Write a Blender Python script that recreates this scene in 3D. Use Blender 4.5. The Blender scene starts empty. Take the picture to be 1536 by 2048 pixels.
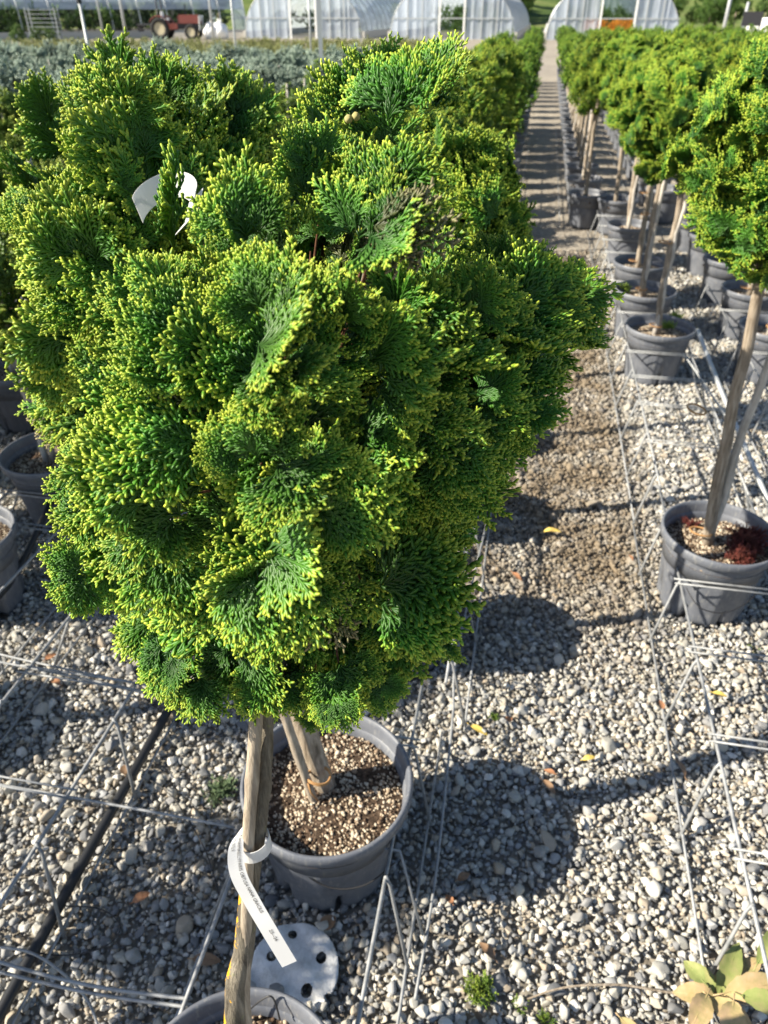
import bpy, math, random
import numpy as np
from mathutils import Vector, Matrix, Euler

_U = 'zeroth first second third fourth fifth sixth seventh eighth ninth tenth eleventh twelfth thirteenth fourteenth fifteenth sixteenth seventeenth eighteenth nineteenth'.split()


def nth(n):
    if n < 20:
        return _U[n]
    tens = {2: 'twenty', 3: 'thirty', 4: 'forty'}[n // 10]
    if n % 10 == 0:
        return {2: 'twentieth', 3: 'thirtieth', 4: 'fortieth'}[n // 10]
    return tens + '-' + _U[n % 10]

# ------------------------------------------------------------------ camera, world, sun
S = bpy.context.scene
COL = S.collection
PITCH = math.radians(34.7)
H = 1.66
F = 1450.0                      # focal length in pixels of the 1536x2048 photograph
cam_d = bpy.data.cameras.new('camera')
cam = bpy.data.objects.new('camera', cam_d)
COL.objects.link(cam)
cam.location = (0, 0, H)
cam.rotation_euler = (math.radians(90) - PITCH, 0, 0)
cam_d.sensor_fit = 'VERTICAL'
cam_d.sensor_height = 36
cam_d.lens = 36 * F / 2048
cam_d.clip_start = 0.02
cam_d.clip_end = 2000
cam_d.dof.use_dof = True
cam_d.dof.focus_distance = 0.66
cam_d.dof.aperture_fstop = 9.5
S.camera = cam

SUN_EL = math.radians(34)
SUN_DIR = Vector((-math.cos(SUN_EL) * 0.985, -math.cos(SUN_EL) * 0.17, math.sin(SUN_EL)))   # towards the sun
w = bpy.data.worlds.new('World')
S.world = w
w.use_nodes = True
nt = w.node_tree
sky = nt.nodes.new('ShaderNodeTexSky')
sky.sky_type = 'NISHITA'
sky.sun_disc = False
sky.sun_elevation = SUN_EL
sky.sun_rotation = math.atan2(SUN_DIR.x, SUN_DIR.y)
sky.air_density = 1.0
sky.dust_density = 0.6
bg = nt.nodes['Background']
bg.inputs[1].default_value = 0.07
nt.links.new(sky.outputs[0], bg.inputs[0])
sd = bpy.data.lights.new('sun', 'SUN')
sd.energy = 5.0
sd.angle = math.radians(0.53)
sd.color = (1.0, 0.91, 0.75)
sun = bpy.data.objects.new('sun', sd)
COL.objects.link(sun)
sun.rotation_euler = SUN_DIR.to_track_quat('Z', 'Y').to_euler()
S.view_settings.view_transform = 'Standard'
S.view_settings.look = 'None'
S.view_settings.gamma = 1
S.view_settings.exposure = 1.22
S.view_settings.use_curve_mapping = False
S.cycles.use_denoising = True
S.cycles.max_bounces = 6
S.cycles.diffuse_bounces = 3
S.cycles.glossy_bounces = 2
S.cycles.transmission_bounces = 4
S.cycles.transparent_max_bounces = 8

R = random.Random(7)
NP = np.random.RandomState(7)
SP, CP = math.sin(PITCH), math.cos(PITCH)


def at(px, py, z=0.0):
    """world point at height z seen at photo pixel (px, py)"""
    v = (py - 1024) / F
    zc = (H - z) / (SP + v * CP)
    return Vector(((px - 768) / F * zc, zc * (CP - v * SP), z))


def ray(px, py, zc):
    """world point at camera depth zc seen at photo pixel"""
    u = (px - 768) / F
    v = (py - 1024) / F
    return Vector((u * zc, zc * (CP - v * SP), H - zc * (SP + v * CP)))


def proj(p):
    drop = H - p[2]
    zc = p[1] * CP + drop * SP
    if zc < 0.05:
        return None
    return (768 + F * p[0] / zc, 1024 + F * (drop * CP - p[1] * SP) / zc, zc)


AL = math.atan(0.19)


def W(s, t, z=0.0):
    return Vector((s * math.cos(AL) + t * math.sin(AL), -s * math.sin(AL) + t * math.cos(AL), z))


# ------------------------------------------------------------------ helpers
class MB:
    def __init__(self):
        self.v = []
        self.f = []
        self.a = []

    def add(self, verts, faces, att=None):
        n = len(self.v)
        self.v.extend([tuple(p) for p in verts])
        self.f.extend([tuple(i + n for i in f) for f in faces])
        self.a.extend(att if att is not None else [0.0] * len(verts))

    def box(self, c, s, rz=0, m=None):
        hx, hy, hz = s[0] / 2, s[1] / 2, s[2] / 2
        M = Matrix.Translation(Vector(c)) @ Matrix.Rotation(rz, 4, 'Z')
        if m is not None:
            M = m @ M
        vs = [M @ Vector((x * hx, y * hy, z * hz)) for x in (-1, 1) for y in (-1, 1) for z in (-1, 1)]
        self.add(vs, [(0, 1, 3, 2), (4, 6, 7, 5), (0, 4, 5, 1), (2, 3, 7, 6), (0, 2, 6, 4), (1, 5, 7, 3)])

    def tube(self, pts, rad, n=8, att=None, cap=True, flat=1.0, tipcap=False):
        pts = [Vector(p) for p in pts]
        if not hasattr(rad, '__len__'):
            rad = [rad] * len(pts)
        vs, fs, at_ = [], [], []
        d0 = (pts[1] - pts[0]).normalized()
        ref = Vector((0, 0, 1)) if abs(d0.z) < 0.9 else Vector((1, 0, 0))
        for i, p in enumerate(pts):
            a = pts[max(0, i - 1)]
            b = pts[min(len(pts) - 1, i + 1)]
            d = (b - a).normalized()
            x = d.cross(ref)
            if x.length < 1e-4:
                x = d.cross(Vector((0, 1, 0)))
            x.normalize()
            y = x.cross(d)
            for k in range(n):
                an = 2 * math.pi * k / n
                vs.append(p + x * math.cos(an) * rad[i] + y * math.sin(an) * rad[i] * flat)
                at_.append(att[i] if att else 0.0)
        for i in range(len(pts) - 1):
            for k in range(n):
                k2 = (k + 1) % n
                fs.append((i * n + k, i * n + k2, (i + 1) * n + k2, (i + 1) * n + k))
        if cap:
            fs.append(tuple(range(n))[::-1] if False else tuple(reversed(range(n))))
            fs.append(tuple((len(pts) - 1) * n + k for k in range(n)))
        self.add(vs, fs, at_)

    def lathe(self, prof, n=32, c=(0, 0, 0), fn=None):
        vs, fs = [], []
        for j, (r, z) in enumerate(prof):
            for k in range(n):
                an = 2 * math.pi * k / n
                rr = fn(r, z, an, j) if fn else r
                vs.append((c[0] + rr * math.cos(an), c[1] + rr * math.sin(an), c[2] + z))
        for j in range(len(prof) - 1):
            for k in range(n):
                k2 = (k + 1) % n
                fs.append((j * n + k, j * n + k2, (j + 1) * n + k2, (j + 1) * n + k))
        self.add(vs, fs)

    def mesh(self, name, mat=None, smooth=True):
        me = bpy.data.meshes.new(name)
        me.from_pydata(self.v, [], self.f)
        if mat:
            me.materials.append(mat)
        if any(self.a):
            at_ = me.attributes.new('tip', 'FLOAT', 'POINT')
            at_.data.foreach_set('value', self.a)
        if smooth:
            me.polygons.foreach_set('use_smooth', [True] * len(me.polygons))
        me.update()
        return me


def link(name, data, parent=None, loc=None, rot=None, scale=None):
    o = bpy.data.objects.new(name, data)
    COL.objects.link(o)
    if parent:
        o.parent = parent
    if loc is not None:
        o.location = loc
    if rot is not None:
        o.rotation_euler = rot
    if scale is not None:
        o.scale = scale if hasattr(scale, '__len__') else (scale,) * 3
    return o


def tag(o, label, cat, group=None):
    o['label'] = label
    o['category'] = cat
    if group:
        o['group'] = group
    return o


def thing(name, label, cat, loc=(0, 0, 0), group=None, rz=0):
    return tag(link(name, None, None, loc, (0, 0, rz)), label, cat, group)


def np_mesh(name, V, Fq, mat, att=None, smooth=True):
    """V (n,3), Fq (m,3) triangles"""
    me = bpy.data.meshes.new(name)
    me.vertices.add(len(V))
    me.vertices.foreach_set('co', np.ascontiguousarray(V, dtype=np.float32).ravel())
    me.loops.add(len(Fq) * 3)
    me.loops.foreach_set('vertex_index', np.ascontiguousarray(Fq, dtype=np.int32).ravel())
    me.polygons.add(len(Fq))
    me.polygons.foreach_set('loop_start', np.arange(0, len(Fq) * 3, 3, dtype=np.int32))
    if att is not None:
        a = me.attributes.new('tip', 'FLOAT', 'POINT')
        a.data.foreach_set('value', np.ascontiguousarray(att, dtype=np.float32))
    me.materials.append(mat)
    me.update(calc_edges=True)
    me.polygons.foreach_set('use_smooth', [smooth] * len(Fq))
    me.validate()
    return me


def tri_arrays(mb):
    fs = []
    for f in mb.f:
        for i in range(1, len(f) - 1):
            fs.append((f[0], f[i], f[i + 1]))
    return np.array(mb.v, dtype=np.float32), np.array(fs, dtype=np.int32), np.array(mb.a, dtype=np.float32)


# ------------------------------------------------------------------ materials
def mat(name, color=(.5, .5, .5), rough=.6, spec=.4, metal=0.0):
    m = bpy.data.materials.new(name)
    m.use_nodes = True
    b = m.node_tree.nodes['Principled BSDF']
    b.inputs['Base Color'].default_value = (*color, 1)
    b.inputs['Roughness'].default_value = rough
    b.inputs['Specular IOR Level'].default_value = spec
    b.inputs['Metallic'].default_value = metal
    return m


def nodes(m):
    return m.node_tree, m.node_tree.nodes['Principled BSDF'], m.node_tree.nodes['Material Output']


def noise(t, scale, detail=4, rough=.6, coord=None, vec=None):
    n = t.nodes.new('ShaderNodeTexNoise')
    n.inputs['Scale'].default_value = scale
    n.inputs['Detail'].default_value = detail
    n.inputs['Roughness'].default_value = rough
    if vec is not None:
        t.links.new(vec, n.inputs['Vector'])
    return n


def ramp(t, fac, stops, interp='LINEAR'):
    r = t.nodes.new('ShaderNodeValToRGB')
    r.color_ramp.interpolation = interp
    e = r.color_ramp.elements
    while len(e) > 1:
        e.remove(e[-1])
    e[0].position = stops[0][0]
    e[0].color = (*stops[0][1], 1)
    for p, c in stops[1:]:
        x = e.new(p)
        x.color = (*c, 1)
    t.links.new(fac, r.inputs['Fac'])
    return r


def mix(t, fac, a, b, mode='MIX'):
    m = t.nodes.new('ShaderNodeMix')
    m.data_type = 'RGBA'
    m.blend_type = mode
    for s, v in ((0, fac), (6, a), (7, b)):
        if hasattr(v, 'links') or hasattr(v, 'is_linked'):
            t.links.new(v, m.inputs[s])
        elif hasattr(v, '__len__'):
            m.inputs[s].default_value = (*v, 1)
        else:
            m.inputs[s].default_value = v
    return m.outputs[2]


def bump(t, h, strength=.5, dist=.01):
    b = t.nodes.new('ShaderNodeBump')
    b.inputs['Strength'].default_value = strength
    b.inputs['Distance'].default_value = dist
    t.links.new(h, b.inputs['Height'])
    return b


def coords(t, kind='Object'):
    c = t.nodes.new('ShaderNodeTexCoord')
    return c.outputs[kind]


def mapping(t, vec, scale=(1, 1, 1), rot=(0, 0, 0)):
    m = t.nodes.new('ShaderNodeMapping')
    m.inputs['Scale'].default_value = scale
    m.inputs['Rotation'].default_value = rot
    t.links.new(vec, m.inputs['Vector'])
    return m.outputs[0]


def foliage_mat(name, dark, mid, tip, tipstart=.55, transl=.22, randv=.35, spec=.35, patch=True):
    m = mat(name, dark, .45, spec)
    t, b, out = nodes(m)
    a = t.nodes.new('ShaderNodeAttribute')
    a.attribute_name = 'tip'
    r = ramp(t, a.outputs['Fac'], [(0, dark), (tipstart * .75, mid), (tipstart + .08, tuple(x * .55 + y * .45 for x, y in zip(mid, tip))), (1, tip)])
    oi = t.nodes.new('ShaderNodeObjectInfo')
    geo = t.nodes.new('ShaderNodeNewGeometry')
    n = noise(t, 9, 2, vec=geo.outputs['Position'])
    hs = t.nodes.new('ShaderNodeHueSaturation')
    ma = t.nodes.new('ShaderNodeMath')
    ma.operation = 'MULTIPLY_ADD'
    t.links.new(oi.outputs['Random'], ma.inputs[0])
    ma.inputs[1].default_value = randv
    ma.inputs[2].default_value = 1 - randv / 2
    mb_ = t.nodes.new('ShaderNodeMath')
    mb_.operation = 'MULTIPLY_ADD'
    t.links.new(n.outputs['Fac'], mb_.inputs[0])
    mb_.inputs[1].default_value = .055
    mb_.inputs[2].default_value = .4725
    t.links.new(mb_.outputs[0], hs.inputs['Hue'])
    t.links.new(ma.outputs[0], hs.inputs['Value'])
    t.links.new(r.outputs[0], hs.inputs['Color'])
    t.links.new(hs.outputs[0], b.inputs['Base Color'])
    tr = t.nodes.new('ShaderNodeBsdfTranslucent')
    t.links.new(mix(t, .5, hs.outputs[0], (.25, .42, .03), 'MIX'), tr.inputs['Color'])
    ms = t.nodes.new('ShaderNodeMixShader')
    ms.inputs[0].default_value = transl
    t.links.new(b.outputs[0], ms.inputs[1])
    t.links.new(tr.outputs[0], ms.inputs[2])
    t.links.new(ms.outputs[0], out.inputs['Surface'])
    return m


M = {}
M['fol'] = foliage_mat('cypress_foliage', (.012, .046, .010), (.080, .230, .020), (.56, .64, .065), .58, .16)
M['fol2'] = foliage_mat('cypress_foliage_mid', (.02, .06, .012), (.13, .27, .022), (.56, .60, .06), .5)
M['dryfol'] = foliage_mat('dry_foliage', (.04, .055, .02), (.13, .15, .05), (.38, .31, .17), .55, .1)
M['fol3'] = foliage_mat('cypress_foliage_young', (.025, .07, .012), (.12, .22, .025), (.42, .48, .06), .5)
M['glauc'] = foliage_mat('glaucous_foliage', (.07, .11, .08), (.24, .32, .25), (.50, .57, .47), .5, .1)
M['hedge'] = foliage_mat('olive_foliage', (.07, .09, .025), (.20, .22, .07), (.34, .34, .12), .5, .15)
M['dkshrub'] = foliage_mat('dark_shrub_foliage', (.012, .03, .012), (.03, .06, .02), (.07, .12, .03), .5, .1)
M['treefol'] = foliage_mat('broadleaf_foliage', (.03, .07, .015), (.09, .18, .03), (.20, .30, .06), .5, .2)

# pebbles: colour differs from stone to stone
m = M['pebble'] = mat('pebble_stone', (.4, .4, .38), .75, .3)
t, b, out = nodes(m)
oi = t.nodes.new('ShaderNodeObjectInfo')
cr = ramp(t, oi.outputs['Random'], [(0, (.17, .175, .185)), (.13, (.28, .28, .285)), (.27, (.40, .385, .345)), (.40, (.47, .455, .41)), (.52, (.34, .35, .365)), (.66, (.52, .49, .42)),
                                    (.76, (.42, .35, .27)), (.85, (.56, .545, .50)), (.94, (.64, .62, .58)), (1, (.74, .72, .68))])
tc = coords(t)
n1 = noise(t, 70, 6, .65, vec=tc)
n2 = noise(t, 400, 3, .6, vec=tc)
c1 = mix(t, .5, cr.outputs[0], ramp(t, n1.outputs['Fac'], [(.35, (.40, .39, .36)), (.6, (1, 1, 1))]).outputs[0], 'MULTIPLY')
geo = t.nodes.new('ShaderNodeNewGeometry')
# brown algae and silt staining along the middle of the path and left bed, where the water stands
sx = t.nodes.new('ShaderNodeSeparateXYZ')
t.links.new(mapping(t, geo.outputs['Position'], (1, 1, 1), (0, 0, AL)), sx.inputs[0])
ng = noise(t, 3.5, 6, .8, vec=geo.outputs['Position'])
st = t.nodes.new('ShaderNodeMath'); st.operation = 'SUBTRACT'
t.links.new(sx.outputs['X'], st.inputs[0]); st.inputs[1].default_value = .22
ab = t.nodes.new('ShaderNodeMath'); ab.operation = 'ABSOLUTE'
t.links.new(st.outputs[0], ab.inputs[0])
band = t.nodes.new('ShaderNodeMapRange')
t.links.new(ab.outputs[0], band.inputs['Value'])
band.inputs['From Min'].default_value = .44
band.inputs['From Max'].default_value = .24
far = t.nodes.new('ShaderNodeMapRange')
t.links.new(sx.outputs['Y'], far.inputs['Value'])
far.inputs['From Min'].default_value = 1.5
far.inputs['From Max'].default_value = 2.1
mu = t.nodes.new('ShaderNodeMath'); mu.operation = 'MULTIPLY'
t.links.new(band.outputs[0], mu.inputs[0]); t.links.new(far.outputs[0], mu.inputs[1])
nn = t.nodes.new('ShaderNodeMapRange')
t.links.new(ng.outputs['Fac'], nn.inputs['Value'])
nn.inputs['From Min'].default_value = .30; nn.inputs['From Max'].default_value = .54
mu2 = t.nodes.new('ShaderNodeMath'); mu2.operation = 'MULTIPLY'
t.links.new(mu.outputs[0], mu2.inputs[0]); t.links.new(nn.outputs[0], mu2.inputs[1])
mu3 = t.nodes.new('ShaderNodeMath'); mu3.operation = 'MULTIPLY'
t.links.new(mu2.outputs[0], mu3.inputs[0]); mu3.inputs[1].default_value = .86
c2 = mix(t, mu3.outputs[0], c1, (.17, .125, .075))
t.links.new(c2, b.inputs['Base Color'])
bp = bump(t, n2.outputs['Fac'], .25, .002)
t.links.new(bp.outputs[0], b.inputs['Normal'])

# ground under and beyond the loose stones
m = M['ground'] = mat('gravel_ground', (.2, .18, .15), .9, .2)
t, b, out = nodes(m)
geo = t.nodes.new('ShaderNodeNewGeometry')
vo = t.nodes.new('ShaderNodeTexVoronoi')
vo.inputs['Scale'].default_value = 38
t.links.new(geo.outputs['Position'], vo.inputs['Vector'])
cr = ramp(t, vo.outputs['Color'], [(0, (.16, .15, .14)), (.4, (.33, .32, .30)), (.7, (.45, .44, .40)), (1, (.62, .6, .55))])
sepy = t.nodes.new('ShaderNodeSeparateXYZ')
t.links.new(geo.outputs['Position'], sepy.inputs[0])
mr = t.nodes.new('ShaderNodeMapRange')
t.links.new(sepy.outputs['Y'], mr.inputs['Value'])
mr.inputs['From Min'].default_value = 5.0; mr.inputs['From Max'].default_value = 6.5
near = mix(t, .6, cr.outputs[0], (.20, .165, .12))
nf = noise(t, .35, 5, .65, vec=geo.outputs['Position'])
farc = mix(t, .6, cr.outputs[0], ramp(t, nf.outputs['Fac'], [(.35, (.17, .13, .09)), (.65, (.34, .28, .20))]).outputs[0])
c = mix(t, mr.outputs[0], near, farc)
mr2 = t.nodes.new('ShaderNodeMapRange')
t.links.new(sepy.outputs['Y'], mr2.inputs['Value'])
mr2.inputs['From Min'].default_value = 70; mr2.inputs['From Max'].default_value = 90
nf2 = noise(t, .08, 5, .6, vec=geo.outputs['Position'])
c = mix(t, mr2.outputs[0], c, ramp(t, nf2.outputs['Fac'], [(.35, (.09, .14, .03)), (.65, (.20, .22, .07))]).outputs[0])
t.links.new(c, b.inputs['Base Color'])
bp = bump(t, vo.outputs['Distance'], .8, -.012)
t.links.new(bp.outputs[0], b.inputs['Normal'])

m = M['hill'] = mat('hill_grass', (.12, .16, .05), .95, .1)
t, b, out = nodes(m)
geo = t.nodes.new('ShaderNodeNewGeometry')
nf = noise(t, .05, 6, .65, vec=geo.outputs['Position'])
nf2 = noise(t, .6, 4, .65, vec=geo.outputs['Position'])
c = ramp(t, nf.outputs['Fac'], [(.35, (.05, .09, .025)), (.5, (.12, .17, .045)), (.65, (.22, .23, .09))]).outputs[0]
c = mix(t, .4, c, ramp(t, nf2.outputs['Fac'], [(.35, (.3, .3, .3)), (.65, (1, 1, 1))]).outputs[0], 'MULTIPLY')
t.links.new(c, b.inputs['Base Color'])

# grey pot plastic with dust
m = M['pot'] = mat('grey_pot_plastic', (.14, .15, .165), .42, .4)
t, b, out = nodes(m)
tc = coords(t)
n1 = noise(t, 14, 5, .65, vec=tc)
c = ramp(t, n1.outputs['Fac'], [(.3, (.10, .11, .135)), (.7, (.16, .17, .195))]).outputs[0]
n3 = noise(t, 120, 4, .7, vec=mapping(t, tc, (1, 1, .25)))
c = mix(t, ramp(t, n3.outputs['Fac'], [(.54, (0, 0, 0)), (.74, (.6, .6, .6))]).outputs[0], c, (.33, .32, .29))
t.links.new(c, b.inputs['Base Color'])
n4 = noise(t, 30, 4, .6, vec=tc)
t.links.new(ramp(t, n4.outputs['Fac'], [(.3, (.32, .32, .32)), (.7, (.6, .6, .6))]).outputs[0], b.inputs['Roughness'])

m = M['soil'] = mat('potting_soil', (.12, .07, .04), .95, .2)
t, b, out = nodes(m)
n1 = noise(t, 60, 5, .7, vec=coords(t))
t.links.new(ramp(t, n1.outputs['Fac'], [(.35, (.035, .024, .017)), (.6, (.11, .075, .052)), (.75, (.24, .18, .13))]).outputs[0], b.inputs['Base Color'])
t.links.new(bump(t, n1.outputs['Fac'], 1, .01).outputs[0], b.inputs['Normal'])

m = M['granule'] = mat('pumice_granule', (.5, .42, .3), .9, .2)
t, b, out = nodes(m)
a = t.nodes.new('ShaderNodeAttribute'); a.attribute_name = 'tip'
t.links.new(ramp(t, a.outputs['Fac'], [(0, (.07, .045, .03)), (.3, (.14, .095, .065)), (.42, (.30, .22, .155)), (.7, (.46, .38, .28)), (1, (.62, .55, .44))]).outputs[0], b.inputs['Base Color'])


def bark_mat(name, c0, c1, c2, stretch=.12, scale=90, bumpd=.004, lichen=None):
    m = mat(name, c1, .9, .2)
    t, b, out = nodes(m)
    tc = coords(t)
    mp = mapping(t, tc, (1, 1, stretch))
    n1 = noise(t, scale, 6, .7, vec=mp)
    n2 = noise(t, 12, 4, .6, vec=tc)
    c = ramp(t, n1.outputs['Fac'], [(.3, c0), (.5, c1), (.7, c2)]).outputs[0]
    c = mix(t, .6, c, ramp(t, n2.outputs['Fac'], [(.3, (.45, .42, .38)), (.65, (1, 1, 1))]).outputs[0], 'MULTIPLY')
    if lichen:
        g = t.nodes.new('ShaderNodeNewGeometry')
        dt = t.nodes.new('ShaderNodeVectorMath'); dt.operation = 'DOT_PRODUCT'
        t.links.new(g.outputs['Normal'], dt.inputs[0]); dt.inputs[1].default_value = lichen
        n5 = noise(t, 55, 5, .7, vec=mapping(t, tc, (1, 1, .5)))
        ml = t.nodes.new('ShaderNodeMath'); ml.operation = 'MULTIPLY_ADD'
        t.links.new(dt.outputs['Value'], ml.inputs[0]); ml.inputs[1].default_value = .35
        t.links.new(n5.outputs['Fac'], ml.inputs[2])
        fac = ramp(t, ml.outputs[0], [(.83, (0, 0, 0)), (.87, (1, 1, 1))]).outputs[0]
        c = mix(t, fac, c, (.78, .42, .02))
        fac2 = ramp(t, noise(t, 28, 4, .7, vec=tc).outputs['Fac'], [(.62, (0, 0, 0)), (.7, (.6, .6, .6))]).outputs[0]
        c = mix(t, fac2, c, (.30, .34, .12))
    t.links.new(c, b.inputs['Base Color'])
    t.links.new(bump(t, n1.outputs['Fac'], .9, bumpd).outputs[0], b.inputs['Normal'])
    return m


M['bark'] = bark_mat('cypress_bark', (.12, .095, .07), (.33, .275, .215), (.54, .48, .40))
M['bark_l'] = bark_mat('cypress_bark_lichen', (.06, .05, .04), (.19, .17, .135), (.36, .32, .26), .12, 70, .012, lichen=(-.93, -.35, 0))
M['cane'] = bark_mat('bamboo_cane', (.22, .18, .14), (.40, .34, .27), (.54, .47, .38), .06, 140, .003)
M['canew'] = bark_mat('weathered_cane', (.36, .34, .31), (.54, .50, .45), (.70, .66, .60), .06, 140, .0015)
M['twig'] = bark_mat('red_brown_twig', (.04, .018, .010), (.11, .05, .028), (.18, .09, .05), .2, 200, .001)
m = M['wire'] = mat('galvanised_wire', (.36, .37, .38), .6, .35, .3)
t, b, out = nodes(m)
t.links.new(ramp(t, noise(t, 35, 4, .7, vec=coords(t)).outputs['Fac'], [(.3, (.20, .21, .22)), (.6, (.36, .37, .38))]).outputs[0], b.inputs['Base Color'])
M['pipe'] = mat('black_polythene_pipe', (.018, .019, .022), .42, .5)
M['drip'] = mat('drip_tube', (.02, .02, .022), .5, .5)  # also blackens the strands that stand for wire shadows on pots
M['tie'] = mat('tan_rubber_tie', (.40, .22, .09), .6, .3)
m = M['label'] = mat('white_label_plastic', (.80, .80, .80), .35, .4)
t, b, out = nodes(m)
tr = t.nodes.new('ShaderNodeBsdfTranslucent'); tr.inputs['Color'].default_value = (.75, .77, .8, 1)
ms = t.nodes.new('ShaderNodeMixShader'); ms.inputs[0].default_value = .3
t.links.new(b.outputs[0], ms.inputs[1]); t.links.new(tr.outputs[0], ms.inputs[2]); t.links.new(ms.outputs[0], out.inputs['Surface'])
M['ink'] = mat('black_print', (.02, .02, .022), .6, .2)
m = M['disc'] = mat('white_felt_disc', (.66, .68, .70), .8, .2)
t, b, out = nodes(m)
n1 = noise(t, 18, 5, .7, vec=coords(t))
t.links.new(ramp(t, n1.outputs['Fac'], [(.3, (.42, .42, .41)), (.6, (.74, .75, .76))]).outputs[0], b.inputs['Base Color'])
t.links.new(bump(t, n1.outputs['Fac'], .6, .01).outputs[0], b.inputs['Normal'])


def leaf_mat(name, c0, c1, c2):
    m = mat(name, c0, .6, .3)
    t, b, out = nodes(m)
    n1 = noise(t, 22, 4, .65, vec=coords(t))
    t.links.new(ramp(t, n1.outputs['Fac'], [(.3, c0), (.5, c1), (.7, c2)]).outputs[0], b.inputs['Base Color'])
    return m


M['leafy'] = leaf_mat('yellow_leaf', (.50, .34, .07), (.62, .47, .12), (.38, .24, .08))
M['leafb'] = leaf_mat('brown_leaf', (.15, .09, .05), (.24, .15, .09), (.31, .21, .13))
M['leafo'] = leaf_mat('rust_leaf', (.30, .13, .06), (.38, .19, .10), (.24, .10, .05))
M['leaft'] = leaf_mat('tan_green_leaf', (.17, .20, .07), (.42, .32, .16), (.56, .38, .23))
M['leafg'] = leaf_mat('olive_green_leaf', (.16, .21, .06), (.24, .27, .09), (.34, .30, .14))
M['weed'] = foliage_mat('weed_foliage', (.05, .10, .02), (.16, .28, .04), (.45, .55, .08), .5)
M['weedb'] = foliage_mat('blue_weed_foliage', (.05, .09, .05), (.14, .22, .12), (.30, .40, .20), .5)
M['redweed'] = foliage_mat('red_weed_foliage', (.06, .018, .016), (.15, .035, .03), (.28, .07, .06), .5)
M['steel'] = mat('grey_steel_post', (.45, .47, .48), .5, .5, .3)
M['kerb'] = mat('pale_concrete', (.50, .48, .44), .85, .2)
M['white'] = mat('white_paint', (.8, .8, .79), .5, .4)
M['red'] = mat('faded_red_paint', (.20, .055, .045), .5, .4)
M['rubber'] = mat('tyre_rubber', (.03, .03, .03), .85, .3)
M['rim'] = mat('dusty_wheel_rim', (.50, .44, .30), .7, .3)
M['dark'] = mat('dark_metal', (.04, .04, .045), .6, .4)
M['cream'] = mat('cream_render', (.60, .50, .36), .9, .2)
M['roof'] = mat('clay_roof', (.40, .20, .13), .9, .2)
M['cone'] = mat('green_cone', (.33, .30, .12), .7, .3)
M['orange'] = mat('orange_blossom', (.75, .30, .04), .7, .2)
M['bag'] = mat('white_bag_plastic', (.80, .80, .80), .45, .4)

m = M['film'] = mat('greenhouse_film', (.62, .68, .78), .25, .5)
t, b, out = nodes(m)
tp = t.nodes.new('ShaderNodeBsdfTransparent'); tp.inputs[0].default_value = (.85, .9, .95, 1)
tl = t.nodes.new('ShaderNodeBsdfTranslucent'); tl.inputs[0].default_value = (.6, .66, .74, 1)
m1 = t.nodes.new('ShaderNodeMixShader'); m1.inputs[0].default_value = .4
t.links.new(b.outputs[0], m1.inputs[1]); t.links.new(tl.outputs[0], m1.inputs[2])
m2 = t.nodes.new('ShaderNodeMixShader')
nz = noise(t, 1.5, 4, .6, vec=mapping(t, coords(t), (3, .3, .3)))
t.links.new(ramp(t, nz.outputs['Fac'], [(.3, (.18, .18, .18)), (.7, (.55, .55, .55))]).outputs[0], m2.inputs[0])
t.links.new(m1.outputs[0], m2.inputs[1]); t.links.new(tp.outputs[0], m2.inputs[2])
t.links.new(m2.outputs[0], out.inputs['Surface'])

# ------------------------------------------------------------------ ground, hill
mb = MB()
mb.add([(-300, -30, 0), (300, -30, 0), (300, 400, 0), (-300, 400, 0)], [(0, 1, 2, 3)])
g = link('ground', mb.mesh('ground', M['ground'], False))
g['kind'] = 'structure'
nx, ny = 60, 24
xs = np.linspace(-320, 320, nx); ys = np.linspace(105, 420, ny)
vs = []
for j, y in enumerate(ys):
    for i, x in enumerate(xs):
        k = min(1, (y - 105) / 230)
        z = -0.3 + 34 * (k ** 1.25) * (.75 + .25 * math.sin(x * .018 + 1) + .15 * math.sin(x * .05 + y * .02)) + (1.2 * math.sin(x * .13) * math.cos(y * .09) if j else 0)
        vs.append((x, y, z if j else -.3))
fs = [(j * nx + i, j * nx + i + 1, (j + 1) * nx + i + 1, (j + 1) * nx + i) for j in range(ny - 1) for i in range(nx - 1)]
mb = MB(); mb.add(vs, fs)
hill = link('hillside', mb.mesh('hillside', M['hill']))
hill['kind'] = 'structure'


def hill_z(x, y):
    k = max(0, min(1, (y - 105) / 230))
    return -0.3 + 34 * (k ** 1.25) * (.75 + .25 * math.sin(x * .018 + 1) + .15 * math.sin(x * .05 + y * .02))


# pale service strip in front of the greenhouses
mb = MB()
mb.add([(-70, 56.0, .008), (60, 56.0, .008), (60, 60.5, .008), (-70, 60.5, .008)], [(0, 1, 2, 3)])
rd = link('service_road', mb.mesh('service_road', mat('road_gravel', (.30, .27, .22), .95, .1), False))
rd['kind'] = 'structure'

# ------------------------------------------------------------------ foliage fans
def finger(mb, p, d, L, r, up, t0, t1, sides=4, rings=4, bead=True):
    pts, rad, att = [], [], []
    d = d.normalized()
    for i in range(rings):
        k = i / (rings - 1)
        pts.append(p + d * L * k + up * (L * .22 * k * k))
        rr = r * (.80 + .35 * math.sin(k * 2.6 + .3))
        if bead and i % 2:
            rr *= 1.18
        if i == rings - 1:
            rr = r * .72
        rad.append(rr)
        att.append(t0 + (t1 - t0) * k)
    mb.tube(pts, rad, sides, att, True, .68)


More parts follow.
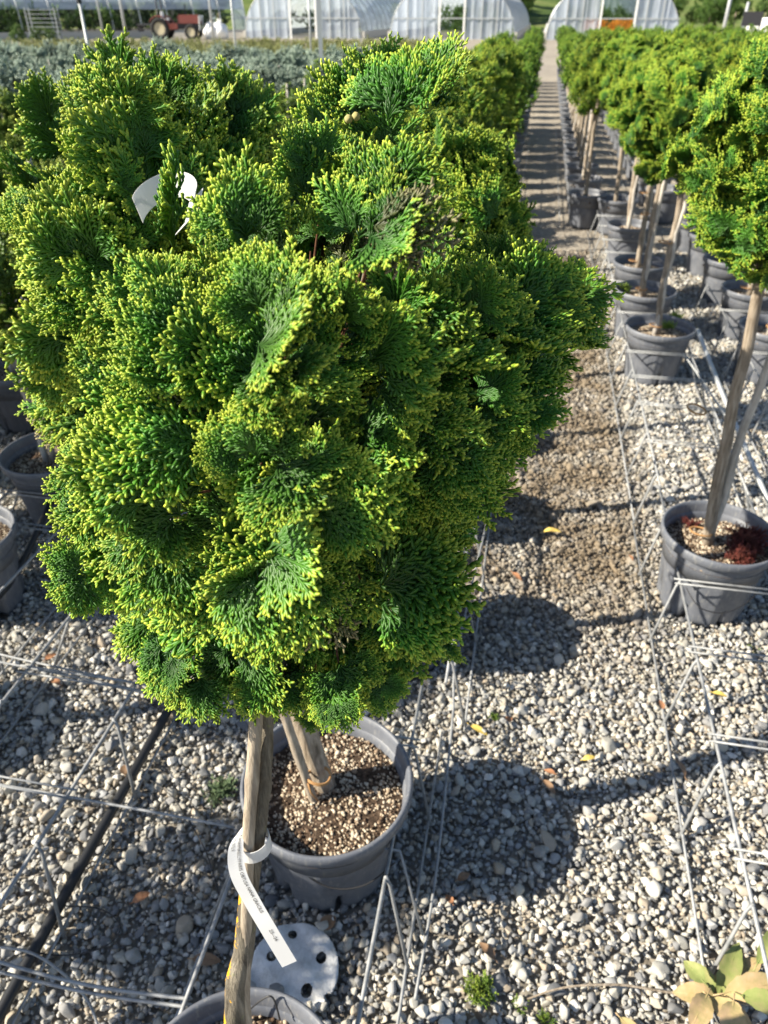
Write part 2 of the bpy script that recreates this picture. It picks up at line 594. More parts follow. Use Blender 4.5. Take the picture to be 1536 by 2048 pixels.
def make_fan(seed, ribs=7, spread=1.05, lat_step=.115, r=.0205, sub=True, rings=4, sides=4, zr=.5):
    q = random.Random(seed)
    mb = MB()
    Z = Vector((0, 0, 1))
    bend = q.uniform(-.25, .25)
    cup = (-.38, -.22, .30, -.30)[seed % 4]

    def P(x, y):
        rr = math.hypot(x, y)
        return Vector((x, y, cup * rr * rr + .12 * math.sin(4 * x + seed) * rr + .05))
    for i in range(ribs):
        f = (i / (ribs - 1)) * 2 - 1 if ribs > 1 else 0
        ang = f * spread + q.uniform(-.07, .07)
        y0 = .02 + .25 * (1 - abs(f)) * q.uniform(.5, 1)
        L = (1 - .30 * f * f) * q.uniform(.78, 1.04) - y0
        pts2 = []
        n = 7
        x, y, a = 0, y0, ang * .75
        for k in range(n):
            pts2.append((x, y, a))
            x += math.sin(a) * L / (n - 1)
            y += math.cos(a) * L / (n - 1)
            a += (ang * .25 + bend * .3) / n * 1.5
        mb.tube([P(p[0], p[1]) for p in pts2], [r * (1.0 - .3 * k / n) for k in range(n)], sides, [.05 + .4 * (k / n) for k in range(n)], True, .8)
        s = .16
        side = 1
        while s <= 1.0:
            kk = s * (n - 1)
            i0 = min(n - 2, int(kk)); fr = kk - i0
            px = pts2[i0][0] * (1 - fr) + pts2[i0 + 1][0] * fr
            py = pts2[i0][1] * (1 - fr) + pts2[i0 + 1][1] * fr
            pa = pts2[i0][2]
            LL = q.uniform(.15, .25) * (1.05 - .45 * s) + .03
            a2 = pa + side * q.uniform(.38, .62) * (1 - .3 * s)
            if s > .93:
                a2 = pa + side * .15
            zt = q.random() ** 3 * zr * (1.0 if sub else .5)
            d = Vector((math.sin(a2), math.cos(a2), zt))
            base = P(px, py)
            age = .25 + .55 * s
            finger(mb, base, d, LL, r * .95, Z * q.uniform(0, .4), age * .35, min(1, max(.05, age * 1.75 - .50)) * q.uniform(.85, 1.1), sides, rings)
            if sub:
                ns = 3 if LL > .16 else 2
                for j in range(ns):
                    kf = (j + 1) / (ns + .6)
                    a3 = a2 + (1 if (j % 2) else -1) * q.uniform(.38, .62)
                    d3 = Vector((math.sin(a3), math.cos(a3), zt * .8 + q.uniform(-.05, .22)))
                    finger(mb, base + d.normalized() * LL * kf, d3, LL * q.uniform(.45, .68), r * .92, Z * q.uniform(0, .5), age * .4, min(1, max(.12, age * 1.95 - .50)) * q.uniform(.75, 1.1), sides, rings)
            side = -side
            s += lat_step * q.uniform(.8, 1.15)
    return mb


hero = []
for i in range(8):
    mb = make_fan(100 + i, ribs=9 if i % 3 else 8, spread=[1.1, .95, 1.25, 1.0][i % 4], lat_step=.080, r=.0215, zr=[.30, .45, .22, .35][i % 4])
    hero.append(mb.mesh('foliage_spray', M['fol']))
dry = []
for i in (1, 4):
    me = hero[i].copy()
    me.materials[0] = M['dryfol']
    dry.append(me)
lowfans = []
for i in range(5):
    mb = make_fan(200 + i, ribs=5, spread=1.1, lat_step=.2, r=.032, sub=True, rings=3, sides=3, zr=.8)
    lowfans.append(tri_arrays(mb))
farfans = []
for i in range(4):
    mb = make_fan(300 + i, ribs=4, spread=1.15, lat_step=.30, r=.055, sub=False, rings=3, sides=3, zr=.9)
    farfans.append(tri_arrays(mb))
print('tris hero fan', [sum(len(f) - 2 for f in ([p.vertices for p in me.polygons])) for me in hero[:2]], 'low', len(lowfans[0][1]), 'far', len(farfans[0][1]))


def frame(A, N):
    """rotation whose Y axis is A and whose Z axis is close to N"""
    A = A.normalized()
    N = (N - A * N.dot(A))
    if N.length < 1e-3:
        N = A.orthogonal()
    N.normalize()
    X = A.cross(N)
    return Matrix(((X.x, A.x, N.x), (X.y, A.y, N.y), (X.z, A.z, N.z)))


def rvec(q, k=1.0):
    while True:
        v = Vector((q.uniform(-1, 1), q.uniform(-1, 1), q.uniform(-1, 1)))
        if .01 < v.length < 1:
            return v * k


def crown_fans(seed, ncl, per, rad, size, lump=.18, inner=.25):
    """list of (matrix 3x3, location, scale) filling a crown ellipsoid round the origin"""
    q = random.Random(seed)
    out_ = []
    ph = [q.uniform(0, 6.28) for _ in range(4)]
    for i in range(ncl):
        z = 1 - 2 * (i + .5) / ncl
        a = i * 2.39996 + q.uniform(-.3, .3)
        rr = math.sqrt(1 - z * z)
        d = Vector((rr * math.cos(a), rr * math.sin(a), z))
        k = 1 + lump * (math.sin(3 * a + ph[0]) * rr + math.sin(4.3 * z + ph[1])) * .6 + q.uniform(-lump, lump) * .8
        if q.random() < inner:
            k *= q.uniform(.55, .85)
        P_ = Vector((d.x * rad[0], d.y * rad[1], d.z * rad[2])) * k
        n = d.copy()
        A = (n * .8 + Vector((0, 0, .75)) + rvec(q, .7)).normalized()
        for j in range(per):
            Aj = (A + rvec(q, .65)).normalized()
            sz = size * q.uniform(.75, 1.25)
            Nj = (n + Vector((0, 0, .3)) + rvec(q, .6))
            base = P_ - Aj * sz * .8 + rvec(q, size * .25)
            out_.append((frame(Aj, Nj), base, sz))
    return out_


def realise(name, fans, protos, mtl, seed=0):
    q = random.Random(seed)
    V, T, A_ = [], [], []
    off = 0
    for Mx, loc, sz in fans:
        v, f, a = protos[q.randrange(len(protos))]
        mx = np.array(Mx, dtype=np.float32) * sz
        V.append(v @ mx.T + np.array(loc, dtype=np.float32))
        T.append(f + off)
        A_.append(np.clip(a * q.uniform(.85, 1.1), 0, 1))
        off += len(v)
    return np_mesh(name, np.concatenate(V), np.concatenate(T), mtl, np.concatenate(A_))


# ------------------------------------------------------------------ scatter by geometry nodes (uncountable stuff only)
def proto_collection(name, meshes):
    c = bpy.data.collections.new(name)
    for i, me in enumerate(meshes):
        o = bpy.data.objects.new('%s_%02d' % (name, i), me)
        c.objects.link(o)
    return c


def scatter(name, pts, rots, scls, idx, coll, parent=None):
    n = len(pts)
    me = bpy.data.meshes.new(name)
    me.vertices.add(n)
    me.vertices.foreach_set('co', np.ascontiguousarray(pts, dtype=np.float32).ravel())
    for nm, ty, key, arr in (('rot', 'FLOAT_VECTOR', 'vector', rots), ('scl', 'FLOAT_VECTOR', 'vector', scls)):
        a = me.attributes.new(nm, ty, 'POINT')
        a.data.foreach_set(key, np.ascontiguousarray(arr, dtype=np.float32).ravel())
    a = me.attributes.new('idx', 'INT', 'POINT')
    a.data.foreach_set('value', np.ascontiguousarray(idx, dtype=np.int32))
    me.update()
    o = link(name, me, parent)
    ng_ = bpy.data.node_groups.new(name + '_scatter', 'GeometryNodeTree')
    ng_.interface.new_socket('Geometry', in_out='INPUT', socket_type='NodeSocketGeometry')
    ng_.interface.new_socket('Geometry', in_out='OUTPUT', socket_type='NodeSocketGeometry')
    N_ = ng_.nodes
    gi = N_.new('NodeGroupInput'); go = N_.new('NodeGroupOutput')
    ci = N_.new('GeometryNodeCollectionInfo')
    ci.inputs['Collection'].default_value = coll
    ci.inputs['Separate Children'].default_value = True
    ci.inputs['Reset Children'].default_value = True
    ip = N_.new('GeometryNodeInstanceOnPoints')
    ip.inputs['Pick Instance'].default_value = True

    def attr(nm, ty):
        x = N_.new('GeometryNodeInputNamedAttribute')
        x.data_type = ty
        x.inputs['Name'].default_value = nm
        return x.outputs['Attribute']
    e2r = N_.new('FunctionNodeEulerToRotation')
    L_ = ng_.links
    L_.new(attr('rot', 'FLOAT_VECTOR'), e2r.inputs[0])
    L_.new(gi.outputs[0], ip.inputs['Points'])
    L_.new(ci.outputs[0], ip.inputs['Instance'])
    L_.new(attr('idx', 'INT'), ip.inputs['Instance Index'])
    L_.new(e2r.outputs[0], ip.inputs['Rotation'])
    L_.new(attr('scl', 'FLOAT_VECTOR'), ip.inputs['Scale'])
    L_.new(ip.outputs[0], go.inputs[0])
    md = o.modifiers.new('scatter', 'NODES')
    md.node_group = ng_
    o['kind'] = 'stuff'
    return o


def ico(sub):
    import bmesh
    bm = bmesh.new()
    bmesh.ops.create_icosphere(bm, subdivisions=sub, radius=1)
    v = np.array([x.co[:] for x in bm.verts]); f = [tuple(y.index for y in x.verts) for x in bm.faces]
    bm.free()
    return v, f


# pebbles
ICV, ICF = ico(3)
peb = []
for i in range(14):
    q = np.random.RandomState(50 + i)
    v = ICV.copy()
    k = np.ones(len(v))
    for j in range(13):                      # flattened facets, as on tumbled crushed stone
        d = q.normal(size=3); d /= np.linalg.norm(d)
        c = q.uniform(.48, .80)
        dp = v @ d
        over = dp > c
        v[over] -= np.outer((dp[over] - c) * .97, d)
    for j in range(5):
        d = q.normal(size=3) * 1.6
        v *= (1 + .035 * np.sin(v @ d + q.uniform(0, 6)))[:, None]
    v = v * np.array([1, q.uniform(.65, .95), q.uniform(.5, .75)])
    mb = MB(); mb.add(v.tolist(), ICF)
    peb.append(mb.mesh('pebble', M['pebble']))
pcol = proto_collection('pebble_forms', peb)


def visible_xy(x, y, mx=160, z=0):
    p = proj((x, y, z))
    return p is not None and -mx < p[0] < 1536 + mx and -mx < p[1] < 2048 + mx * 2


POTS = []          # filled before the pebbles are laid, so that no stone stands inside a pot


def lay_pebbles():
    pts, rots, scl, idx = [], [], [], []
    q = NP

    def layer(step, smin, smax, y1, zoff, y0=.25):
        y = y0
        while y < y1:
            z = y * CP + H * SP
            hw = 0.62 * z + .35
            st = step * (1 + max(0, y - 2.2) * .10)
            n = int(2 * hw / st)
            x = -hw + st * (np.arange(n) + .5) + q.uniform(-.5, .5, n) * st
            yy = y + q.uniform(-.5, .5, n) * st
            for a_, b_ in zip(x, yy):
                s_ = math.exp(q.normal() * .34) * (smin + smax) / 2 * (1 + max(0, y - 2.2) * .10)
                s_ = min(s_, smax * 1.9)
                ok = True
                for (cx, cy, cr) in POTS:
                    if (a_ - cx) ** 2 + (b_ - cy) ** 2 < cr * cr:
                        ok = False
                        break
                if not ok:
                    continue
                pts.append((a_, b_, zoff + q.uniform(-.002, .006)))
                rots.append((q.normal() * .45, q.normal() * .45, q.uniform(0, 6.283)))
                scl.append((s_, s_ * q.uniform(.8, 1.1), s_ * q.uniform(.85, 1.15)))
                idx.append(q.randint(14))
            y += st
    layer(.0135, .0055, .0082, 4.6, .005)
    layer(.0170, .0064, .0102, 6.2, .0115)
    layer(.045, .0105, .0150, 5.0, .015)
    layer(.16, .0150, .0190, 3.5, .016)
    print('pebbles', len(pts))
    return scatter('gravel', pts, rots, scl, idx, pcol)


# ------------------------------------------------------------------ pots
def pot_mesh(n=96, detail=True):
    nn = 7

    def fn(r, z, an, j):
        if not detail or j > 9:
            return r
        a = (an * nn / (2 * math.pi)) % 1.0
        if z < .20:
            if a < .035 or a > .965:
                r += .0025                        # raised moulding line
            if .05 < a < .52:
                r -= .0022                        # recessed panel
        if z < .085:
            w_ = .075 * (1 - z / .10)
            if abs(a - .28) < w_:
                r -= .03                          # drainage slot at the foot
        return r
    prof = [(.10, .012), (.134, .004), (.1365, .03), (.139, .055), (.1415, .084), (.1425, .088), (.152, .185), (.1525, .205), (.159, .245), (.162, .262),
            (.171, .265), (.1785, .270), (.1795, .288), (.178, .297), (.174, .300), (.170, .298), (.1665, .288), (.161, .245), (.155, .19), (0.001, .19)]
    mb = MB()
    mb.lathe(prof, n, fn=fn)
    return mb.mesh('pot', M['pot'])


POT_N = pot_mesh()
POT_F = pot_mesh(24, False)
mb = MB()
mb.lathe([(.0, .19), (.16, .19)], 24)
G1 = MB()
G1.lathe([(.001, .247), (.06, .249), (.12, .243), (.1615, .236)], 40)
SOIL_BASE = G1.mesh('soil', M['soil'])
SOIL_F = MB()
SOIL_F.lathe([(.001, .247), (.1615, .24)], 20)
SOIL_F = SOIL_F.mesh('soil', M['soil'])


def granule_mesh(seed, n=1900, dark_frac=.2, r0=.0036):
    v0, f0 = ico(1)
    f0 = np.array(f0)
    q = np.random.RandomState(seed)
    V, T, A_ = [], [], []
    off = 0
    for i in range(n):
        a = q.uniform(0, 6.283); rr = .157 * math.sqrt(q.uniform(0, 1))
        s_ = r0 * math.exp(q.normal() * .3)
        x, y = rr * math.cos(a), rr * math.sin(a)
        patch = math.sin(x * 40 + seed) * math.cos(y * 33 + seed * 2) + .6 * math.sin((x + y) * 70)
        dk = q.uniform() < dark_frac + .28 * max(0, patch)
        if dk and q.uniform() < .5:
            continue
        v = v0 * (s_ * np.array([1, q.uniform(.7, 1), q.uniform(.6, 1)])) * (1 + .18 * q.normal(size=(len(v0), 1)))
        z = .249 - .012 * (rr / .16) ** 2 + q.uniform(-.001, .004)
        V.append(v + np.array([x, y, z])); T.append(f0 + off); off += len(v0)
        A_.append(np.full(len(v0), q.uniform(.02, .3) if dk else q.uniform(.4, 1)))
    return np_mesh('pumice', np.concatenate(V), np.concatenate(T), M['granule'], np.concatenate(A_))


GRAN = granule_mesh(3, 3000, .34, .0029)
GRAN_F = granule_mesh(8, 380, .2, .0065)


def add_pot(root, near=True, rz=0):
    o = link('pot', POT_N if near else POT_F, root, rot=(0, 0, rz))
    s = link('soil', SOIL_BASE if near else SOIL_F, root)
    gr = link('pumice', GRAN if near else GRAN_F, s, rot=(0, 0, rz * 2))
    gr['kind'] = 'stuff'
    return o


def stem_pts(base, top, q, wob=.006, n=8):
    out_ = []
    for i in range(n + 1):
        k = i / n
        p = base.lerp(top, k)
        if 0 < i < n:
            p = p + Vector((q.uniform(-wob, wob), q.uniform(-wob, wob), 0))
        out_.append(p)
    return out_


# ------------------------------------------------------------------ the big trees, laid out branch by branch
def hero_tree(name, label, base, trunk, center, radii, clusters, seed, per=5, lobes=((0, 0, 1),), fill=130, size_k=1.0, trunk_mat='bark_l', stake=None, ties=(), trunk_r=(.0175, .0150, .0088, .0075, .005), stake_r=.0066, pot_k=1.0):
    q = random.Random(seed)
    root = thing(name, label, 'potted tree', base, 'potted cypress standards')
    po = add_pot(root, True, q.uniform(0, 6))
    po.scale = (pot_k, pot_k, 1)
    for ch in root.children:
        ch.scale = (pot_k, pot_k, 1)
    POTS.append((base[0], base[1], .135))
    B = Vector(base)
    tp = [Vector(p) - B for p in trunk]
    pts = []
    for i in range(len(tp) - 1):
        for k in range(6):
            p = tp[i].lerp(tp[i + 1], k / 6)
            pts.append(p + Vector((q.uniform(-1, 1), q.uniform(-1, 1), 0)) * .0018)
    pts.append(tp[-1])
    n = len(pts)
    mb = MB()
    mb.tube(pts, [(lambda u: (trunk_r[int(u)] * (1 - u % 1) + trunk_r[min(4, int(u) + 1)] * (u % 1)))(min(3.999, i / 6)) * q.uniform(.94, 1.07) for i in range(n)], 16)
    link('trunk', mb.mesh('trunk', M[trunk_mat]), root)
    if stake:
        mb = MB()
        sp_ = [Vector(p) - B for p in stake]
        pp, rr = [], []
        sr = stake_r
        for i in range(len(sp_) - 1):
            for k in range(8):
                pp.append(sp_[i].lerp(sp_[i + 1], k / 8))
                rr.append(sr * (1.15 if k == 4 else 1.0))
        mb.tube(pp, rr, 12)
        link('stake', mb.mesh('stake', M['cane']), root)
    for (tpos, tr_) in ties:
        mb = MB()
        c = Vector(tpos) - B
        loop = [c + Vector((math.cos(a) * tr_, math.sin(a) * tr_ * .8, .004 * math.sin(2 * a))) for a in [i * math.pi / 10 for i in range(21)]]
        mb.tube(loop, .0022, 6)
        mb.tube([l_ + Vector((0, 0, .005)) for l_ in loop], .0022, 6)
        mb.tube([c + Vector((-tr_ * .8, -tr_ * .6, 0)), c + Vector((-tr_ * .6, -tr_ * .9, -.02)), c + Vector((-tr_ * .1, -tr_ * 1.0, -.045))], .002, 6)
        link('tie', mb.mesh('tie', M['tie']), root)
    C = Vector(center)
    up = Vector((0, CP * 0 + SP, CP))            # image 'up' seen as a direction in the place
    right = Vector((1, 0, 0))
    fwd = Vector((0, CP, -SP))
    upv = Vector((0, SP, CP))
    nsp = 0
    rest = []
    top = Vector(trunk[-1])
    kept = []
    for cl in clusters:
        if all((cl[0] - k_[0]) ** 2 + (cl[1] - k_[1]) ** 2 > 50 ** 2 for k_ in kept):
            kept.append(cl)
    print(name, 'clusters', len(kept))
    for (x, y, r, dx, dy, dz) in kept:
        if name and seed == 11 and x > 900 and y > 940:
            x -= 42
        if seed == 11 and 1300 < y and x > 700:
            x -= 25
        # ray / ellipsoid: where the crown's face stands along this sight line
        o_ = Vector((0, 0, H)); d = (ray(x, y, 1.0) - o_)
        oc = o_ - C
        sx_ = [1 / v_ for v_ in radii]
        od = Vector((oc.x * sx_[0], oc.y * sx_[1], oc.z * sx_[2])); dd = Vector((d.x * sx_[0], d.y * sx_[1], d.z * sx_[2]))
        a_ = dd.dot(dd); b_ = 2 * od.dot(dd); c_ = od.dot(od) - 1
        D = b_ * b_ - 4 * a_ * c_
        t_ = (-b_ - math.sqrt(D)) / (2 * a_) if D > 0 else -b_ / (2 * a_)
        zc = t_ + dz
        # the crown is lobed: sprays stand forward on the lobes and sink into the gaps between them
        dl_ = min(math.hypot(x - a0, y - b0) / r0 for a0, b0, r0 in lobes)
        zc += -.040 + .085 * min(1.3, dl_) ** 2 + q.uniform(-.012, .012)
        P_ = ray(x, y, zc)
        Rm = r / F * zc * size_k
        outn = (P_ - C)
        outn = outn.normalized() if outn.length > .02 else Vector((0, -1, .3))
        A = (right * dx + upv * dy)
        A = (A.normalized() + outn * q.uniform(.35, .75) - fwd * q.uniform(0, .12)).normalized()
        N_ = (outn * .8 + Vector((-.1, 0, .55)) - fwd * .2 + rvec(q, .5))
        Rm = min(Rm, .060) * q.uniform(.84, 1.14)
        # the branch that carries the sprays
        root_pt = C.lerp(P_, .12) + Vector((0, 0, -.03))
        tip_pt = P_ - A * Rm * 1.0 - N_.normalized() * .022 - outn * .02
        midp = root_pt.lerp(tip_pt, .55) + Vector((0, 0, -.012)) + rvec(q, .01)
        mb = MB()
        mb.tube([root_pt - B, root_pt.lerp(midp, .5) - B + rvec(q, .006), midp - B, midp.lerp(tip_pt, .5) - B + rvec(q, .006), tip_pt - B], [.0040, .0032, .0025, .0016, .0008], 6)
        br = link('branch', mb.mesh('branch', M['twig']), root)
        for j in range(per):
            f = (j / (per - 1)) * 2 - 1
            side = A.cross(N_).normalized()
            Aj = (A + side * f * .70 + rvec(q, .10)).normalized()
            L = Rm * q.uniform(1.45, 1.8) * (1 - .15 * abs(f))
            Nj = (N_.normalized() + side * f * .40 + rvec(q, .12)).normalized()
            bp_ = P_ - A * Rm * .85 + side * f * Rm * .30 + N_.normalized() * Rm * q.uniform(-.16, .10)
            me = hero[q.randrange(len(hero))]
            if (q.random() < .006) or (x, y) == (700, 480) and j == 1:
                me = dry[j % 2]
            mx = frame(Aj, Nj).to_4x4()
            if q.random() < .5:
                mx = mx @ Matrix.Scale(-1, 4, (1, 0, 0))
            sc = Matrix.Diagonal((L * q.uniform(.85, 1.15), L, L * q.uniform(.8, 1.5), 1))
            if nsp < 300:
                o = bpy.data.objects.new('foliage_spray', me)
                COL.objects.link(o)
                o.parent = br
                o.matrix_local = Matrix.Translation(bp_ - B) @ mx @ sc
                nsp += 1
            else:
                rest.append((bp_ - B, frame(Aj, Nj), L))
    # inner and rear foliage, beyond the sprays one can tell apart
    for i in range(fill):
        z = 1 - 2 * (i + .5) / fill
        a = i * 2.39996
        rr = math.sqrt(1 - z * z)
        dn = Vector((rr * math.cos(a), rr * math.sin(a), z))
        back = dn.y > -.1
        k = q.uniform(.5, .9) if back else q.uniform(.2, .5)
        P_ = C + Vector((dn.x * radii[0], dn.y * radii[1], dn.z * radii[2])) * k
        A = (dn + Vector((0, 0, .5)) + rvec(q, .7)).normalized()
        L = .066 * q.uniform(.8, 1.25)
        rest.append((P_ - A * L * .5 - B, frame(A, dn + rvec(q, .6)), L))
    pts_, rots_, scl_, ix_ = [], [], [], []
    for (p, mx, L) in rest:
        pts_.append(p[:]); rots_.append(mx.to_euler()[:]); scl_.append((L, L, L)); ix_.append(q.randrange(len(hero)))
    scatter('inner_foliage', pts_, rots_, scl_, ix_, HEROCOL, root)
    print(name, 'sprays', nsp, 'rest', len(rest))
    return root


HEROCOL = proto_collection('spray_forms', hero)

MAIN = [
    (800, 150, 78, .2, 1, 0), (870, 115, 62, .4, 1, 0), (700, 180, 62, -.8, .8, 0), (895, 195, 44, 1, .1, .02), (760, 110, 50, -.2, 1, .02),
    (770, 250, 60, 0, 1, -.01), (800, 330, 75, .3, 1, -.03), (835, 300, 42, .7, .8, -.02), (700, 300, 55, -.6, .6, .01), (828, 375, 52, 1, .5, -.02),
    (820, 450, 78, 1, -.2, -.04), (740, 400, 70, .2, 1, -.03), (615, 275, 60, -.4, 1, .03), (585, 350, 55, -.6, .7, .03), (650, 230, 55, -.3, 1, .04),
    (480, 400, 66, -.1, 1, .0), (450, 460, 60, -.9, .5, 0), (540, 430, 60, .1, 1, 0), (640, 430, 58, 0, 1, 0), (700, 480, 55, .2, .8, 0),
    (550, 540, 95, .2, 1, -.03), (470, 560, 80, -.8, .5, -.02), (620, 600, 85, .8, .8, -.02), (700, 590, 68, .3, .9, 0), (740, 640, 62, .5, .3, 0),
    (590, 700, 85, .8, -.1, -.03), (500, 660, 90, -.3, .4, -.02), (600, 780, 85, .9, -.6, -.03), (680, 760, 60, .8, -.5, -.01), (740, 730, 66, .6, -.2, .01),
    (320, 550, 66, -.2, 1, .02), (260, 570, 52, -.8, .8, .03), (300, 640, 85, -.9, .5, .01), (390, 620, 80, -.5, .7, 0), (370, 700, 85, -.8, .1, -.01),
    (270, 740, 85, -1, .1, .01), (420, 780, 85, -.4, .4, -.01), (320, 820, 90, -.8, .5, -.01), (240, 830, 60, -1, .3, .02),
    (500, 850, 85, -.2, 1, -.03), (440, 880, 60, -.9, .7, -.03), (580, 900, 90, .4, .7, -.03), (600, 980, 75, .5, -.4, -.03), (520, 960, 80, -.3, -.2, -.02),
    (180, 940, 82, -1, .3, .01), (260, 910, 85, -.3, .8, -.01), (150, 1010, 62, -1, -.1, .01), (300, 990, 85, -.2, .3, -.01), (210, 1080, 75, -.8, -.2, .01),
    (120, 1170, 60, -1, -.2, .02), (200, 1150, 62, -.9, .1, .02), (280, 1150, 80, -.3, -.4, 0), (260, 1250, 70, -.8, -.5, .02), (360, 1180, 80, -.2, -.3, -.01),
    (450, 1120, 62, -1, .3, -.04), (540, 1110, 85, 0, 1, -.04), (640, 1130, 72, .8, .6, -.03), (560, 1200, 95, .3, -.3, -.05), (640, 1240, 80, .7, -.6, -.03),
    (490, 1250, 80, -.6, -.4, -.03), (560, 1310, 80, .2, -1, -.02), (400, 1290, 80, -.4, -.7, -.01), (310, 1350, 62, -.6, -.9, .02), (370, 1400, 52, -.3, -1, .02),
    (470, 1370, 65, 0, -1, 0), (550, 1400, 52, .1, -1, .01), (640, 1400, 60, 0, -1, .01), (720, 1380, 62, .4, -1, .01), (620, 1450, 28, 0, -1, .02),
    (700, 1300, 75, .6, -.8, 0), (790, 1330, 72, .6, -.8, .02), (850, 1250, 80, .8, -.5, .02), (840, 1150, 90, .7, .6, .01), (920, 1200, 50, 1, -.1, .04),
    (900, 1300, 40, .8, -.8, .05), (740, 1180, 78, .7, -.1, 0), (710, 1080, 80, .6, .4, -.01), (700, 980, 85, .7, .3, -.02), (790, 1050, 80, .6, -.3, .01),
    (680, 880, 85, .5, .2, -.02), (770, 920, 80, .7, -.2, 0), (790, 830, 85, .6, -.4, 0), (830, 720, 85, .7, .3, .01), (860, 620, 80, .7, .6, .02),
    (900, 820, 85, .9, -.3, .02), (930, 920, 80, .9, -.4, .03), (850, 980, 80, .8, -.5, .02), (990, 960, 62, 1, -.3, .05), (940, 1010, 58, .9, -.8, .05),
    (900, 560, 62, .5, .9, .03), (970, 570, 62, .4, 1, .04), (920, 700, 80, .9, .1, .02), (880, 500, 55, .4, .9, .04), (960, 650, 72, .8, .3, .03),
    (1060, 560, 72, .2, 1, .06), (1120, 570, 60, .6, .9, .06), (1170, 600, 58, 1, .2, .07), (1090, 650, 80, .9, .2, .06), (1130, 700, 62, 1, -.5, .07),
    (1020, 720, 80, .8, .1, .05), (1080, 780, 70, 1, -.3, .07), (1010, 830, 80, .9, -.3, .06), (1070, 850, 55, .9, -.8, .07), (1010, 620, 66, .2, .9, .05),
    (880, 1090, 66, .8, .2, .05), (930, 1120, 50, 1, .2, .07), (960, 1060, 45, 1, -.4, .08), (870, 1340, 45, .5, -1, .05), (790, 1400, 40, .3, -1, .04),
    (1180, 660, 45, 1, -.4, .09), (1120, 790, 45, 1, -.4, .09), (1010, 900, 60, .9, -.5, .07), (1000, 500, 45, .2, 1, .06), (1080, 510, 45, .1, 1, .07), (1190, 560, 40, .8, .8, .09),
    (160, 1190, 60, -.9, -.3, .03), (230, 1210, 66, -.7, -.4, .02), (170, 1120, 55, -1, .1, .03), (300, 1070, 70, -.4, -.4, -.02), (350, 1070, 60, -.2, .5, -.02), (400, 1030, 66, -.5, .4, -.03),
    (520, 1385, 55, 0, -1, -.05), (470, 1340, 60, -.3, -.8, -.05), (590, 1420, 45, .1, -1, -.02), (680, 1440, 40, .2, -1, 0), (120, 960, 50, -1, .2, .03), (200, 870, 50, -.8, .5, .02),
]
trunk_main = [(-.232, .385, .20), (-.193, .405, .60), (-.132, .447, .95), (-.113, .470, 1.10), (-.06, .56, 1.30), (0.0, .66, 1.52)]
LOBES1 = [(800, 150, 120), (860, 280, 80), (760, 330, 90), (830, 450, 100), (600, 290, 85), (470, 420, 85), (540, 560, 120), (310, 600, 110), (270, 770, 105), (610, 720, 110),
          (490, 890, 105), (610, 960, 80), (200, 950, 125), (130, 1170, 90), (290, 1140, 85), (550, 1190, 135), (330, 1360, 90), (520, 1370, 80), (680, 1390, 90), (850, 1190, 105),
          (720, 970, 90), (860, 690, 105), (880, 890, 105), (1100, 610, 115), (1060, 820, 90), (960, 980, 75), (960, 560, 65), (690, 620, 75), (410, 720, 70), (840, 1320, 65)]
LOBES2 = [(230, 200, 100), (340, 170, 75), (480, 240, 95), (350, 310, 80), (200, 350, 80), (60, 430, 75), (190, 470, 90), (110, 590, 90), (120, 760, 85), (240, 720, 90), (430, 400, 90), (520, 330, 60), (150, 850, 60), (300, 470, 60)]
tree1 = hero_tree('potted_cypress', 'large sharp cypress standard filling the foreground, strip tag on its trunk', (-.225, .375, 0), trunk_main,
                  (-.075, .67, 1.335), (.245, .235, .25), MAIN, 11, per=3, lobes=LOBES1, fill=250, size_k=1.15,
                  stake=[(-.20, .395, .2), (-.178, .408, .62), (-.142, .432, .95), (-.1225, .455, 1.10), (-.10, .53, 1.30)], ties=[])
BUSH2 = [
    (200, 170, 60, -.3, 1, 0), (260, 190, 62, .1, 1, 0), (335, 150, 48, 0, 1, 0), (230, 250, 80, -.5, .8, 0), (320, 240, 72, .4, .9, 0), (190, 280, 55, -1, .4, 0),
    (390, 230, 66, .6, .9, .03), (480, 190, 55, .1, 1, .04), (480, 255, 50, .4, .9, .05), (430, 290, 75, .5, .4, .05), (495, 325, 50, .9, .2, .06), (470, 350, 60, .6, .1, .05),
    (260, 340, 75, -.4, .5, 0), (350, 320, 75, .2, .5, .03), (180, 370, 55, -.9, .6, 0), (100, 420, 66, -.6, .9, 0), (40, 420, 48, -1, .5, .02), (160, 450, 70, -.2, .8, -.02),
    (90, 500, 75, -.9, .3, 0), (225, 455, 60, -.3, .6, .02), (300, 485, 50, .3, .2, .04), (200, 530, 80, -.4, .2, -.02), (110, 590, 70, -.8, -.2, 0), (180, 620, 70, -.3, -.3, 0),
    (100, 660, 66, -.8, .5, 0), (160, 720, 70, -.4, .2, 0), (90, 750, 60, -1, 0, 0), (150, 800, 66, -.6, .3, 0), (100, 830, 48, -.9, -.3, 0), (170, 860, 45, -.2, -.9, 0),
    (230, 700, 70, 0, .2, .02), (230, 800, 70, 0, -.2, .03), (400, 400, 50, .7, .5, .08), (440, 420, 55, .4, .6, .06), (520, 400, 50, .7, .3, .09),
]
